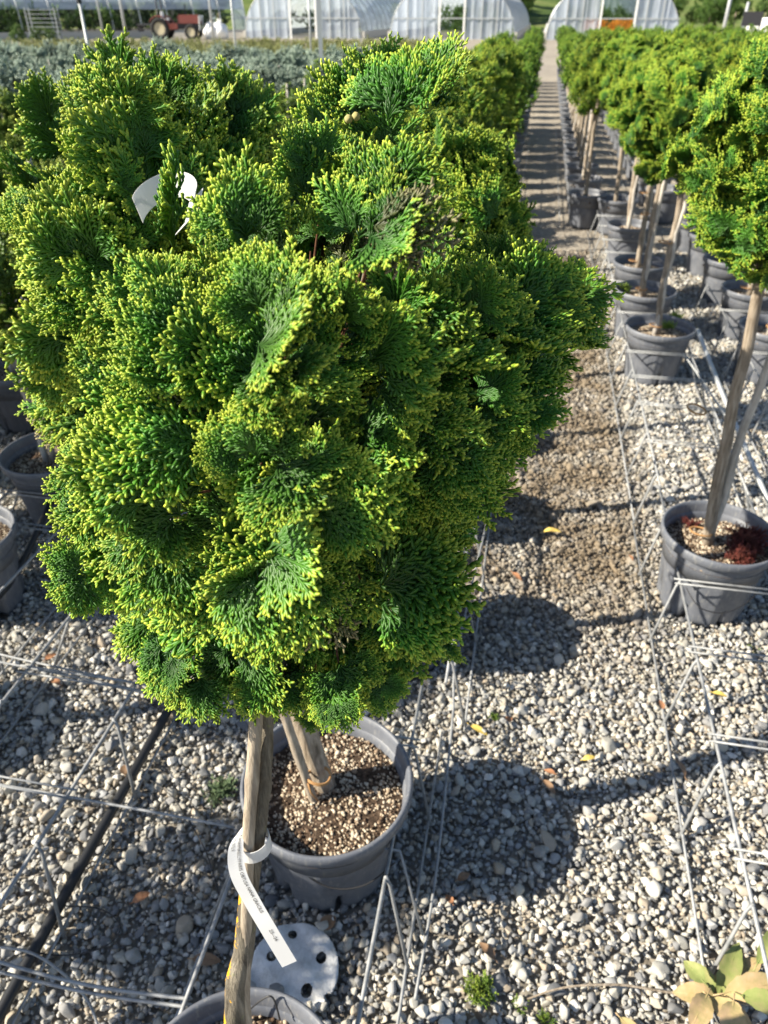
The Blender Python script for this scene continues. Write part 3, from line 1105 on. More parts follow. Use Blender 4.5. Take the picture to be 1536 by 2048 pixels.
tree2 = hero_tree('potted_cypress', 'second green cypress standard behind the foreground one, wearing a white loop tag near its top', (-.123, .96, 0),
                  [(-.12, .975, .20), (-.20, 1.0, .60), (-.30, 1.08, 1.05), (-.33, 1.12, 1.3), (-.36, 1.16, 1.5)],
                  (-.37, 1.13, 1.36), (.20, .20, .27), BUSH2, 12, per=5, lobes=LOBES2, fill=200, size_k=1.1, trunk_mat='bark', stake_r=.0095, pot_k=1.04,
                  stake=[(-.145, .935, .2), (-.215, .965, .60), (-.29, 1.05, 1.05)], ties=[((-.14, .95, .315), .026)], trunk_r=(.0235, .021, .017, .013, .007))

# ------------------------------------------------------------------ trees further off: shared crowns
mid_crowns = [realise('crown', crown_fans(500 + i, 74, 4, (.225, .225, .26), .088, .22), lowfans, M['fol2'], i) for i in range(3)]
far_crowns = [realise('crown', crown_fans(520 + i, 46, 3, (.225, .225, .24), .11, .2), farfans, M['fol2'], i) for i in range(3)]
young_crowns = [realise('crown', crown_fans(540 + i, 46, 3, (.15, .15, .17), .085, .22), lowfans, M['fol3'], i) for i in range(2)]
young_far = [realise('crown', crown_fans(550 + i, 36, 3, (.17, .17, .19), .09, .22), farfans, M['fol3'], i) for i in range(2)]
gl_crowns = [realise('crown', crown_fans(560 + i, 46, 3, (.31, .31, .25), .14, .32), farfans, M['glauc'], i) for i in range(3)]
sh_crowns = [realise('crown', crown_fans(580 + i, 50, 3, (.6, .45, .30), .16, .2), farfans, M['dkshrub'], i) for i in range(2)]
tr_crowns = [realise('crown', crown_fans(590 + i, 70, 3, (1.3, 1.3, 1.2), .50, .25), farfans, M['treefol'], i) for i in range(3)]


def trunk_mesh(h, r, lean, seed, mt='bark', dx=0):
    q = random.Random(seed)
    mb = MB()
    mb.tube(stem_pts(Vector((dx, 0, .2)), Vector((lean[0] + dx * .75, lean[1], h)), q, .008), [r * (1.1 - .3 * i / 8) for i in range(9)], 8)
    return mb.mesh('trunk' if mt == 'bark' else 'stake', M[mt])


TRK = [trunk_mesh(1.15, .0175, (0, 0), 30 + i) for i in range(3)]
STK = [trunk_mesh(1.10, .0125, (0, 0), 40 + i, 'canew', .025) for i in range(3)]
STK2 = [trunk_mesh(1.10, .011, ((-1) ** i * .02, .02), 44 + i, 'cane', -.03) for i in range(2)]
TRS = [trunk_mesh(.85, .014, ((-1) ** i * .02, .02), 50 + i) for i in range(2)]
TIE = MB()
TIE.tube([Vector((math.cos(a) * .034 + .012, math.sin(a) * .022, .0)) for a in [i * math.pi / 8 for i in range(17)]], .003, 5)
TIE = TIE.mesh('tie', M['tie'])
ntree = 0


def std_tree(s, t, label, group='potted cypress standards', h=1.32, kind='mid', k=1.0, pos=None, lean=(0, 0), cat='potted tree', name='potted_cypress', pebbleout=False, cdx=0.0, fine=0):
    global ntree
    p = W(s, t) if pos is None else Vector(pos)
    q = random.Random(int(s * 1000) * 7 + int(t * 1000))
    root = thing(name, label, cat, (p.x, p.y, 0), group)
    near = t < 5
    add_pot(root, near and kind != 'glauc', q.uniform(0, 6))
    if pebbleout:
        POTS.append((p.x, p.y, .135))
    cr = {'mid': mid_crowns, 'far': far_crowns, 'young': young_crowns, 'youngfar': young_far, 'glauc': gl_crowns}[kind]
    tall = kind in ('mid', 'far')
    top = h - .25 * k if tall else h - .17 * k
    if kind == 'glauc':
        top = h - .2
    lx, ly = lean[0] + q.uniform(-.015, .015), lean[1] + q.uniform(-.015, .015)
    zs = (top - .02) / (1.15 if tall else .85)
    tm = TRK[q.randrange(3)] if tall else TRS[q.randrange(2)]
    sh = Matrix(((1, 0, lx / top, 0), (0, 1, ly / top, 0), (0, 0, zs, 0), (0, 0, 0, 1)))
    for nm, me in (('trunk', tm),) + ((('stake', STK[q.randrange(3)]),) if (tall or q.random() < .5) else ()):
        o = link(nm, me, root)
        o.matrix_local = Matrix.Translation((0, 0, .2 - .2 * zs)) @ sh
        if nm == 'stake':
            o.matrix_local = o.matrix_local @ Matrix.Rotation(q.uniform(2.3, 3.6), 4, 'Z')
    if near and tall:
        for hz in (.30, .72):
            o = link('tie', TIE, root, (lx * hz / top - .005, ly * hz / top, hz), (0, 0, q.uniform(0, 6)))
    if fine:
        fans = crown_fans(int(t * 977) + 5, fine, 4, (.225 * k, .225 * k, .27 * k), .072, .13, .3)
        pts_, ro_, sc_, ix_ = [], [], [], []
        for mx_, p_, z_ in fans:
            pts_.append(p_[:]); ro_.append(mx_.to_euler()[:]); sc_.append((z_, z_, z_ * 1.2)); ix_.append(q.randrange(8))
        o = scatter('crown', pts_, ro_, sc_, ix_, HEROCOL, root)
        o.location = (lx * 1.1 + cdx, ly * 1.1, top + .03)
        ntree += 1
        return root
    o = link('crown', cr[q.randrange(len(cr))], root, (lx * 1.1 + cdx, ly * 1.1, top + .03), (q.uniform(-.12, .12), q.uniform(-.12, .12), q.uniform(0, 6.28)),
             (k * q.uniform(.9, 1.1), k * q.uniform(.9, 1.1), k * q.uniform(.92, 1.15)))
    ntree += 1
    return root


# foreground row, beyond the two big ones
std_tree(-.26, 1.61, 'third cypress standard along the foreground row, half hidden behind the big crown', h=1.39, kind='mid', k=.80, lean=(.08, .0), pebbleout=True, fine=130)
mainrow = [2.25, 2.9, 3.55, 4.2, 4.85, 5.5, 6.15]
for i, t_ in enumerate(mainrow):
    std_tree(-.33, t_, 'cypress standard with green round crown, %s along the row left of the path' % nth(i + 4), h=1.42, kind='mid', k=.76, pebbleout=True)
# right-hand near tree and its row
r1 = std_tree(.71, 2.03, 'cypress standard at the right edge in a grey pot with red weeds', pos=(1.07, 1.86, 0), h=1.58, kind='mid', k=.92, lean=(-.30, .0), cdx=.225, pebbleout=True, fine=170)
labels_r = ['cypress standard with pale forked stakes, nearest pot beyond the gap in the right row',
            'cypress standard just behind the pot with pale forked stakes, right row',
            'cypress standard third beyond the gap in the right row',
            'cypress standard fourth beyond the gap in the right row',
            'cypress standard fifth beyond the gap in the right row, in a shaded grey pot']
for lb, (px_, py_) in zip(labels_r, [(1321, 650), (1292, 577), (1283, 522), (1262, 447), (1237, 395)]):
    P_ = at(px_, py_, .3)
    std_tree(.74, P_.y, lb, pos=(P_.x, P_.y, 0), h=1.46, kind='mid', k=.88, lean=(-.13, .03), pebbleout=True, fine=120)
std_tree(1.33, 4.0, 'cypress standard in the second right row, its pot behind the right edge trunk', h=1.46, kind='mid', k=.88, lean=(-.1, 0), pebbleout=True)
for i, t_ in enumerate((4.65, 5.3, 5.95, 6.6)):
    std_tree(1.36, t_, 'cypress standard in the second right row, %s from the front' % ['second', 'third', 'fourth', 'fifth'][i], h=1.44, kind='mid', k=.9, lean=(-.1, 0))
for i, t_ in enumerate((4.3, 4.95, 5.6, 6.3)):
    std_tree(1.98, t_, 'cypress standard in the third right row, %s from the front' % ['first', 'second', 'third', 'fourth'][i], h=1.44, kind='mid', k=.9, lean=(-.08, 0))

# dense block on the right of the path
ords = ['first', 'second', 'third', 'fourth', 'fifth', 'sixth', 'seventh', 'eighth', 'ninth', 'tenth', 'eleventh', 'twelfth']
nr = 0
for r_ in range(11):
    s_ = .50 + r_ * .72
    t_ = 7.3 + (.35 if r_ % 2 else 0)
    cnt = 0
    while t_ < 25:
        p = W(s_, t_, 1.15)
        pp = proj(p)
        if pp and pp[0] < 1536 + 60:
            kind = 'mid' if t_ < 8.6 else 'far'
            cnt = cnt + 1
            std_tree(s_, t_, 'cypress standard in the dense right block, row %s from the path, %s from the front' % (ords[r_], nth(cnt)),
                     group='cypress block right of the path, %s row' % ords[r_], h=(1.42 if t_ < 9 else 1.36 if t_ < 12 else 1.28) + R.uniform(-.08, .06), kind=kind, k=R.uniform(.82, 1.02), lean=(-.06, 0))
            nr += 1
        t_ += .72 if t_ < 14 else .95
# row(s) left of the path
for r_ in range(2):
    s_ = -.33 - .72 * r_
    t_ = 6.85 + .3 * r_
    cnt = 0
    while t_ < 24:
        if r_ == 0 or t_ > 9.5:
            cnt += 1
            std_tree(s_, t_, 'blurred cypress standard %s, %s beyond the near trees' % ('lining the left side of the path' if r_ == 0 else 'one row in left of the path', nth(cnt)),
                     group='cypresses left of the path, %s row' % ords[r_], h=1.24 + R.uniform(-.05, .05) - .1 * r_, kind='far', k=1.0)
            nr += 1
        t_ += .70 if t_ < 14 else 1.0
# small young standards on the left
ny_ = 0
for r_ in range(9):
    s_ = -1.68 - .60 * r_
    cnt = 0
    tl_ = [.25, .95, 1.56, 2.10, 2.72, 3.35, 3.97, 4.6, 5.1] if r_ == 0 else [(1.5 if r_ != 2 else .98) + .25 * (r_ % 2) + .52 * k for k in range(9)]
    for t_ in tl_:
        p = W(s_, t_, .9)
        pp = proj(p)
        if (pp and pp[0] > (-1100 if r_ < 4 else -120)) or (r_ == 0 and t_ < 1):
            kind = 'young' if t_ < 5 else 'youngfar'
            cnt += 1
            std_tree(s_, t_, 'small young cypress standard, left bed, %s row from the black pipe, %s from the front' % (ords[r_], nth(cnt)),
                     group='young cypress standards in the left bed, %s row' % ords[r_], h=1.10 + R.uniform(-.1, .08), kind=kind, k=1.25, pebbleout=t_ < 5.5)
            ny_ += 1
# mid green low standards between the glaucous bed and the path
for r_ in range(3):
    s_ = -1.0 - .66 * r_
    t_ = 5.6 + .3 * (r_ % 2)
    cnt = 0
    while t_ < 9.2:
        cnt += 1
        std_tree(s_, t_, 'low cypress standard before the blue grey shrubs, %s row from the path, %s along' % (ords[r_], nth(cnt)), group='low cypress standards, %s row' % ords[r_],
                 h=1.05 + R.uniform(-.08, .08), kind='youngfar', k=1.15)
        ny_ += 1
        t_ += .62
# blue-grey shrubs
ng2 = 0
for r_ in range(15):
    t_ = 5.7 + .62 * r_
    s_ = -3.7 if t_ < 7.3 else (-3.1 if t_ < 9.3 else -1.1)
    cnt = 0
    while True:
        p = W(s_, t_, .9)
        pp = proj(p)
        if not pp or pp[0] < -60 or t_ > 13.2:
            break
        cnt += 1
        std_tree(s_, t_, 'blue grey round shrub, row %s from the front of its bed, %s from the right' % (nth(r_ + 1), nth(cnt)),
                 group='blue grey shrubs, row %s from the front' % (ords + ['thirteenth', 'fourteenth', 'fifteenth'])[r_], h=1.10 + R.uniform(-.10, .10), kind='glauc', cat='shrub', name='potted_shrub')
        ng2 += 1
        s_ -= .70
print('trees', ntree, 'right block', nr, 'young', ny_, 'glaucous', ng2)

# olive heath-like bed behind: nobody could count it
q = random.Random(5)
hp, hr, hs, hi = [], [], [], []
hmesh = [np_mesh('heath_tuft', f_[0], f_[1], M['hedge'], f_[2]) for f_ in farfans]
hcol = proto_collection('heath_forms', hmesh)
for i in range(6500):
    x = q.uniform(-17, 1.5); y = q.uniform(13.2, 47)
    A = (Vector((0, 0, 1)) + rvec(q, .6)).normalized()
    k = q.uniform(.24, .42)
    hp.append((x * (y / 24.0), y, .22 * q.random())); hr.append(frame(A, rvec(q)).to_euler()[:]); hs.append((k, k, k)); hi.append(i % 4)
hb = scatter('low_heath_bed', hp, hr, hs, hi, hcol)
for i, (px_, py_) in enumerate([(35, 132), (75, 125), (150, 122), (275, 118), (365, 112), (320, 128), (110, 135)]):
    p = at(px_, py_, .45)
    o = thing('dark_shrub', 'dark rounded shrub at the edge of the olive heath bed, %s' % ['leftmost of all', 'second from left', 'left of the thin riser', 'third from the right', 'rightmost', 'second from right', 'third from left'][i], 'shrub', (p.x, p.y, 0), 'dark shrubs by the heath bed')
    link('crown', sh_crowns[i % 2], o, (0, 0, .45), (0, 0, i), .9)
    mb = MB(); mb.tube([(0, 0, 0), (0, 0, .3)], .03, 6)
    link('stem', mb.mesh('stem', M['bark']), o)

# ------------------------------------------------------------------ wire support frames
def pair_tube(mb, a, b, r, gap):
    d = (b - a); n = Vector((-d.y, d.x, 0)).normalized() * gap
    mb.tube([a, b], r, 6)
    if gap:
        mb.tube([a + n, b + n], r, 6)


def wire_frame(s, cuts, t0, t1, label, ht=.155, hb_=.215, Z=.205, brace=True, double=True, group='wire support frames'):
    root = thing('wire_frame', label, 'wire frame', W(s, t0), group)
    O = W(s, t0)
    for sg in (-1, 1):
        mb = MB(); mb.tube([W(s + sg * ht, t0, Z) - O, W(s + sg * ht, (t0 + t1) / 2, Z - .004) - O, W(s + sg * ht, t1, Z) - O], .0043, 7)
        link('top_wire', mb.mesh('top_wire', M['wire']), root)
        mb = MB(); mb.tube([W(s + sg * hb_, t0, .03) - O, W(s + sg * hb_, t1, .03) - O], .0034, 7)
        link('foot_wire', mb.mesh('foot_wire', M['wire']), root)
        if brace:
            k = t0 + .05
            while k < t1:
                mb = MB()
                mb.tube([W(s + sg * ht, k + .04, Z + .004) - O, W(s + sg * (ht + .01), k + .035, Z - .02) - O, W(s + sg * (hb_ + .006), k - .05, .02) - O], .0040, 6)
                link('brace_wire', mb.mesh('brace_wire', M['wire']), root)
                k += .335
    for i, c in enumerate(cuts):
        mb = MB()
        pair_tube(mb, W(s - ht - .02, c, Z + .006) - O, W(s + ht + .02, c, Z + .006) - O, .0028, .022 if double else 0)
        link('cross_wire', mb.mesh('cross_wire', M['wire']), root)


def cuts_for(ts):
    out_ = []
    for t_ in ts:
        out_ += [t_ - .185, t_ + .175]
    return out_


wire_frame(-.30, [.16, 1.10], .02, 1.30, 'grey wire frame holding the pots of the foreground tree and the one behind')
wire_frame(-.24, cuts_for([1.59, 2.25]), 1.32, 2.6, 'grey wire frame of the foreground row, under the third and fourth trees')
wire_frame(-.33, cuts_for([2.9, 3.55, 4.2]), 2.62, 4.5, 'grey wire frame left of the path, under the fifth to seventh trees')
wire_frame(-.33, cuts_for([4.85, 5.5, 6.15, 6.85]), 4.52, 7.1, 'blurred wire frame left of the path, from the eighth tree onwards')
wire_frame(.735, [.28, .62, .95, 1.25, 1.55] + cuts_for([2.03]), .1, 2.4, 'grey wire frame at the lower right, reaching the pot with red weeds')
wire_frame(.74, cuts_for([3.9, 4.5]) + [2.75, 3.1, 3.4], 2.42, 4.75, 'grey wire frame around the pot with pale forked stakes, right row')
wire_frame(.74, cuts_for([5.1, 5.8, 6.6]), 4.78, 7.0, 'blurred grey wire frame further along the right row, beside shaded pots')
wire_frame(1.33, cuts_for([4.0, 4.65]) + [2.4, 2.75, 3.1, 3.45], 2.2, 5.0, 'grey wire frame of the second row right of the path')
wire_frame(1.33, [.9, 1.25, 1.55, 1.9], .7, 2.15, 'empty grey wire frame running off the right edge')
wire_frame(-1.04, [.15, .48, .82, 1.14, 1.5, 1.85], -.05, 2.1, 'empty grey wire frame left of the foreground tree, beside the black pipe')
wire_frame(-1.62, cuts_for([.95, 1.56, 2.10]), .6, 2.9, 'grey wire frame at the left edge holding the small potted cypresses')
wire_frame(-1.62, cuts_for([3.13, 3.75, 4.37]), 2.92, 4.8, 'blurred grey wire frame further along the left bed')
for s_ in (.50, 1.22):
    wire_frame(s_, [], 7.1, 14, 'long blurred wire frame edging the far pots, %s row right of the path' % ('first' if s_ < 1 else 'second'), brace=False)
wire_frame(-.33, [], 7.15, 14, 'long blurred wire frame edging the far pots left of the path', brace=False)


def strand(name, label, pts, r, mt, cat, sides=7, group=None, smooth_n=10):
    """a smooth curve through the points, one mesh"""
    P_ = [Vector(p) for p in pts]
    out_ = []
    for i in range(len(P_) - 1):
        p0 = P_[max(0, i - 1)]; p1 = P_[i]; p2 = P_[i + 1]; p3 = P_[min(len(P_) - 1, i + 2)]
        for k in range(smooth_n):
            u = k / smooth_n
            out_.append(.5 * ((2 * p1) + (-p0 + p2) * u + (2 * p0 - 5 * p1 + 4 * p2 - p3) * u * u + (-p0 + 3 * p1 - 3 * p2 + p3) * u ** 3))
    out_.append(P_[-1])
    O = out_[0].copy()
    mb = MB(); mb.tube([p - O for p in out_], r, sides)
    o = link(name, mb.mesh(name, M[mt]), None, O)
    return tag(o, label, cat, group)


# tie wires linking the frames
strand('tie_wire', 'thin grey wire crossing gravel left of the foreground trunk at tag height', [at(-120, 1548, .2), at(240, 1612, .2), at(470, 1655, .2)], .0032, 'wire', 'wire', group='wires between the frames')
strand('tie_wire', 'grey wire crossing the bottom left corner towards the lowest pot, upper of the pair', [at(-150, 1880, .19), at(150, 1965, .18), at(380, 1998, .2)], .0034, 'wire', 'wire', group='wires between the frames')
strand('tie_wire', 'grey wire crossing the bottom left corner towards the lowest pot, lower of the pair', [at(-150, 1905, .17), at(150, 1980, .17), at(380, 2015, .19)], .0034, 'wire', 'wire', group='wires between the frames')
strand('tie_wire', 'grey wire running under the lower left of the crown, upper of a pair', [at(-80, 1290, .2), at(140, 1340, .2), at(420, 1395, .2)], .0032, 'wire', 'wire', group='wires between the frames')
strand('tie_wire', 'grey wire running under the lower left of the crown, lower of a pair', [at(-80, 1308, .2), at(140, 1352, .18), at(420, 1410, .18)], .0032, 'wire', 'wire', group='wires between the frames')
strand('tie_wire', 'grey wire slanting down beside the shaded gravel right of the pot', [at(975, 1040, .14), at(915, 1300, .14), at(905, 1440, .12), at(870, 1760, .06), at(830, 2000, .03)], .0034, 'wire', 'wire', group='wires between the frames')
strand('tie_wire', 'short grey wire from the pot flank to the frame, right of the nearest grey pot', [at(675, 1682, .20), at(800, 1702, .20), at(845, 1870, .05)], .0030, 'wire', 'wire', group='wires between the frames', smooth_n=1)
strand('diagonal_tube', 'slanting pale grey tube leaning behind the trunk at the right edge', [at(1540, 1010, .12), at(1450, 800, .3), at(1395, 660, .42)], .010, 'steel', 'tube')
strand('diagonal_tube', 'thin pale tube propped between the right pots', [at(1470, 860, .1), at(1390, 740, .15), at(1360, 700, .2)], .005, 'steel', 'tube')
# irrigation, and dark strands that stand for wire shadows on two pots
strand('irrigation_pipe', 'thick black irrigation pipe running from under the crown to the bottom left corner', [W(-.845, -.2, .045), W(-.85, .6, .05), W(-.848, 1.3, .045), W(-.86, 2.4, .04), W(-.87, 3.6, .04)], .0125, 'pipe', 'pipe', 12)
strand('irrigation_pipe', 'thin dark pipe slanting past the pots at the left edge', [at(-40, 1230, .12), at(30, 1150, .12), at(95, 1020, .16), at(140, 930, .18)], .011, 'pipe', 'pipe', 10)
strand('irrigation_pipe', 'black pipe lying along the left bed, partly hidden by the pots', [W(-1.25, 2.2, .03), W(-1.3, 3.2, .03), W(-1.3, 5, .03)], .012, 'pipe', 'pipe', 10)
strand('drip_tube', 'thin black drip tube looping over gravel at the lower left', [at(60, 1905, .03), at(140, 1910, .03), at(215, 1890, .05), at(240, 1850, .06), at(200, 1818, .05), at(130, 1812, .04)], .0016, 'drip', 'tube', 6)
strand('drip_tube', 'thin black drip tube curving between the pipe and the foreground trunk', [at(300, 1560, .03), at(350, 1600, .05), at(410, 1700, .06), at(440, 1800, .05), at(445, 1850, .04)], .0016, 'drip', 'tube', 6)
strand('drip_tube', 'pale looped tube running down off the bottom left edge', [at(-20, 1893, .1), at(60, 1905, .12), at(130, 1950, .1), at(180, 2010, .06), at(205, 2090, .03)], .0028, 'wire', 'tube', 6)
strand('drip_tube', 'thin black strand bowed across the grey pot, standing in for a wire shadow', [at(545, 1640, .24), at(600, 1735, .19), at(660, 1775, .165), at(730, 1770, .17), at(790, 1725, .19)], .0018, 'drip', 'tube', 6)  # shadow of a wire on the pot side, built as a dark strand
strand('drip_tube', 'thin dark tube lying inside the lowest pot', [at(430, 2060, .24), at(480, 2035, .26), at(520, 2002, .30), at(545, 1995, .31), at(560, 2040, .27)], .0016, 'drip', 'tube', 6)
strand('drip_tube', 'thin black strand bowed across the pot with red weeds, standing in for a wire shadow', [at(1372, 1175, .22), at(1400, 1215, .19), at(1450, 1225, .18), at(1500, 1200, .19), at(1530, 1160, .21)], .0018, 'drip', 'tube', 6)  # another wire shadow arc, drawn as black geometry on the pot

# ------------------------------------------------------------------ tags
def ribbon(pts, wv, width, thick=.0003, hole=None):
    """closed thin strip along pts; wv = width directions"""
    mb = MB()
    vs, fs = [], []
    n = len(pts)
    for i in range(n):
        d = (pts[min(n - 1, i + 1)] - pts[max(0, i - 1)]).normalized()
        w_ = wv[i].normalized() * width / 2
        nn = d.cross(w_).normalized() * thick
        vs += [pts[i] - w_ - nn, pts[i] + w_ - nn, pts[i] + w_ + nn, pts[i] - w_ + nn]
    for i in range(n - 1):
        a = i * 4
        for k in range(4):
            k2 = (k + 1) % 4
            fs.append((a + k, a + k2, a + 4 + k2, a + 4 + k))
    fs += [(3, 2, 1, 0), ((n - 1) * 4, (n - 1) * 4 + 1, (n - 1) * 4 + 2, (n - 1) * 4 + 3)]
    mb.add(vs, fs)
    return mb


def spline(P_, n=10):
    out_ = []
    for i in range(len(P_) - 1):
        p0 = P_[max(0, i - 1)]; p1 = P_[i]; p2 = P_[i + 1]; p3 = P_[min(len(P_) - 1, i + 2)]
        for k in range(n):
            u = k / n
            out_.append(.5 * ((2 * p1) + (-p0 + p2) * u + (2 * p0 - 5 * p1 + 4 * p2 - p3) * u * u + (-p0 + 3 * p1 - 3 * p2 + p3) * u ** 3))
    out_.append(P_[-1])
    return out_


tagroot = thing('plant_tag', 'white printed strip tag looped round the foreground trunk, tail hanging to the lower right', 'plant tag', ray(505, 1655, .775))
TO = Vector(tagroot.location)
# band round trunk and stake
cx = Vector((-.139, .437, .925))
band_pts = [cx + Vector((math.cos(a) * .0175, math.sin(a) * .0165, .004 * math.cos(a))) for a in [i * 2 * math.pi / 28 for i in range(29)]]
mbb = ribbon([p - TO for p in band_pts], [Vector((-.08 * math.cos(i), 0, 1)) for i in [k * 2 * math.pi / 28 for k in range(29)]], .020)
link('band', mbb.mesh('band', M['label'], False), tagroot)
TZ = [(487, 1652, .765), (472, 1690, .755), (476, 1745, .755), (503, 1800, .76), (538, 1860, .765), (579, 1928, .775)]
tp_ = spline([ray(*p) for p in TZ], 10)
lw = []
wd0 = [(.5, .6, 0.3), (.8, .4, .2), (1, .2, .15), (.92, .2, .3), (.9, .2, .35), (.9, .2, .38)]
wds = spline([Vector(x).normalized() for x in wd0], 10)
wid = .0172
mbb = ribbon([p - TO for p in tp_], wds, wid)
link('tag_strip', mbb.mesh('tag_strip', M['label'], False), tagroot)
cum = [0]
for i in range(1, len(tp_)):
    cum.append(cum[-1] + (tp_[i] - tp_[i - 1]).length)


def strip_point(u, v):
    """u metres along the strip, v metres across it (towards its right edge)"""
    u = max(0, min(cum[-1] - 1e-6, u))
    i = 0
    while cum[i + 1] < u:
        i += 1
    k = (u - cum[i]) / (cum[i + 1] - cum[i])
    p = tp_[i].lerp(tp_[i + 1], k)
    w_ = wds[i].lerp(wds[i + 1], k).normalized()
    d = (tp_[i + 1] - tp_[i]).normalized()
    n_ = w_.cross(d).normalized()
    if n_.dot(Vector((0, 0, H)) - p) < 0:
        n_ = -n_
    return p + w_ * v + n_ * .0008


def text_on_strip(txt, u0, v0, size, along=True, stretch=1.0):
    cu = bpy.data.curves.new('print', 'FONT')
    cu.body = txt
    cu.size = 1
    cu.resolution_u = 2
    ob = bpy.data.objects.new('print', cu)
    COL.objects.link(ob)
    dg = bpy.context.evaluated_depsgraph_get()
    me0 = ob.evaluated_get(dg).to_mesh()
    vs = [(v.co.x, v.co.y) for v in me0.vertices]
    fs = [tuple(p.vertices) for p in me0.polygons]
    ob.evaluated_get(dg).to_mesh_clear()
    bpy.data.objects.remove(ob)
    mb = MB()
    mb.add([strip_point(u0 + x * size * stretch, v0 + y * size) - TO for x, y in vs], fs)
    o = link('print', mb.mesh('print', M['ink'], False), tagroot)
    o['label'] = 'small black print on the white strip'


print('strip length', cum[-1])
Ls = cum[-1]
text_on_strip('CHAMAECYPARIS OBTUSA NANA GRACILIS', Ls * .07, .0018, .0052, stretch=Ls * .60 / .0052 / 22.5)
text_on_strip('LT 15 1/2 F', Ls * .03, -.0050, .0052, stretch=.8)
text_on_strip('25--26', Ls * .715, .0000, .0052, stretch=1.15)

tag2 = thing('plant_tag', 'blank white loop tag standing out of the second cypress crown at upper left', 'plant tag', ray(332, 410, .84))
T2 = Vector(tag2.location)
lp, wl = [], []
for i in range(25):
    a = math.pi * 1.06 * i / 24
    lp.append(Vector((-math.cos(a) * .034, math.sin(a) * .030, .016 * math.sin(a) + .006 * math.cos(a) * -1)))
    wl.append(Vector((.30 * -math.cos(a), .10, 1)))
link('loop', ribbon(lp, wl, .028).mesh('loop', M['label'], False), tag2)
link('tail', ribbon([Vector((.036, .002, .010)), Vector((.030, -.006, -.010)), Vector((.014, -.012, -.026))], [Vector((.75, .1, .65))] * 3, .024).mesh('tail', M['label'], False), tag2)

# round felt mulch disc under the stones near the tag
dc = at(588, 1938, .03)
mb = MB()
n = 64
holes = [(.055, .02, .0115), (-.05, .025, .011), (.03, -.042, .0125), (-.01, .068, .010), (.075, -.055, .010)]
import bmesh
vs, fs = [], []
rings = [.0, .02, .04, .06, .08, .1, .115, .117]
rr_ = random.Random(9)
DR = .092
G = 46
idxm = {}
for j in range(G + 1):
    for i in range(G + 1):
        x = (i / G * 2 - 1) * DR; y = (j / G * 2 - 1) * DR
        r0 = math.hypot(x, y)
        if r0 > DR:
            k = DR / r0
            x, y = x * k, y * k
        for (hx, hy, hr) in holes:
            dd_ = math.hypot(x - hx, y - hy)
            if dd_ < hr * 1.25:
                k = hr / max(dd_, 1e-5) if dd_ > .3 * hr else 1
                if dd_ > .3 * hr:
                    x, y = hx + (x - hx) * k, hy + (y - hy) * k
        idxm[(i, j)] = len(vs)
        vs.append((x, y, .006 * math.sin(x * 38 + 1) * math.cos(y * 30) + .003 * math.sin(x * 90 + y * 70)))
for j in range(G):
    for i in range(G):
        a = [idxm[(i, j)], idxm[(i + 1, j)], idxm[(i + 1, j + 1)], idxm[(i, j + 1)]]
        mx_ = sum(vs[k][0] for k in a) / 4; my_ = sum(vs[k][1] for k in a) / 4
        if any(math.hypot(mx_ - hx, my_ - hy) < hr * .95 for hx, hy, hr in holes):
            continue
        if math.hypot((i + .5) / G * 2 - 1, (j + .5) / G * 2 - 1) > 1.02:
            continue
        fs.append(tuple(a))
mb.add(vs, fs)
do = link('weed_disc', mb.mesh('weed_disc', M['disc']), None, dc + Vector((0, 0, .004)))
sm = do.modifiers.new('thick', 'SOLIDIFY'); sm.thickness = .003
tag(do, 'round white perforated disc lying in the shaded gravel behind the foreground trunk', 'weed disc')
v2_ = [Vector(p) for p in peb[0].vertices[0].co[:1]] if False else None
for i, (dx_, dy_, s_) in enumerate([(-.03, -.045, .017), (.02, -.085, .014), (-.005, -.09, .012), (.065, -.075, .012), (.04, -.07, .010)]):
    o = link('pebble', peb[i + 2], None, dc + Vector((dx_, dy_, .016)), (.2, .1, i * 1.3), s_)
    tag(o, ['large pale pebble lying on the white disc near the trunk', 'pale pebble at the near edge of the white disc', 'smaller pebble beside the one at the disc edge',
            'pebble at the lower right of the white disc', 'small dark pebble near a hole of the white disc'][i], 'pebble', 'stones lying on the white disc')

# ------------------------------------------------------------------ leaves, twig, weeds
def leaf_mesh(L, w_, curl, mt, name='leaf', teeth=False, fold=.25):
    mb = MB()
    n = 12
    vs, fs = [], []
    for i in range(n + 1):
        u = i / n
        hw = w_ / 2 * (math.sin(math.pi * u ** .85) ** .8) * (1 + (.06 * math.sin(i * 2.7) if teeth else 0)) + .0004
        z = curl * L * math.sin(math.pi * u) * .6 + .1 * L * curl * math.sin(u * 7)
        for k, f_ in enumerate((-1, -.5, 0, .5, 1)):
            vs.append((f_ * hw, u * L, z + abs(f_) * hw * fold + .0006 * math.sin(i * 2 + k)))
    for i in range(n):
        for k in range(4):
            a = i * 5 + k
            fs.append((a, a + 1, a + 6, a + 5))
    mb.add(vs, fs)
    mb.tube([(0, -.18 * L, .001), (0, 0, .001), (0, L * .5, curl * L * .55), (0, L * .95, .002)], [.0013, .0012, .0008, .0003], 5)
    return mb.mesh(name, M[mt])


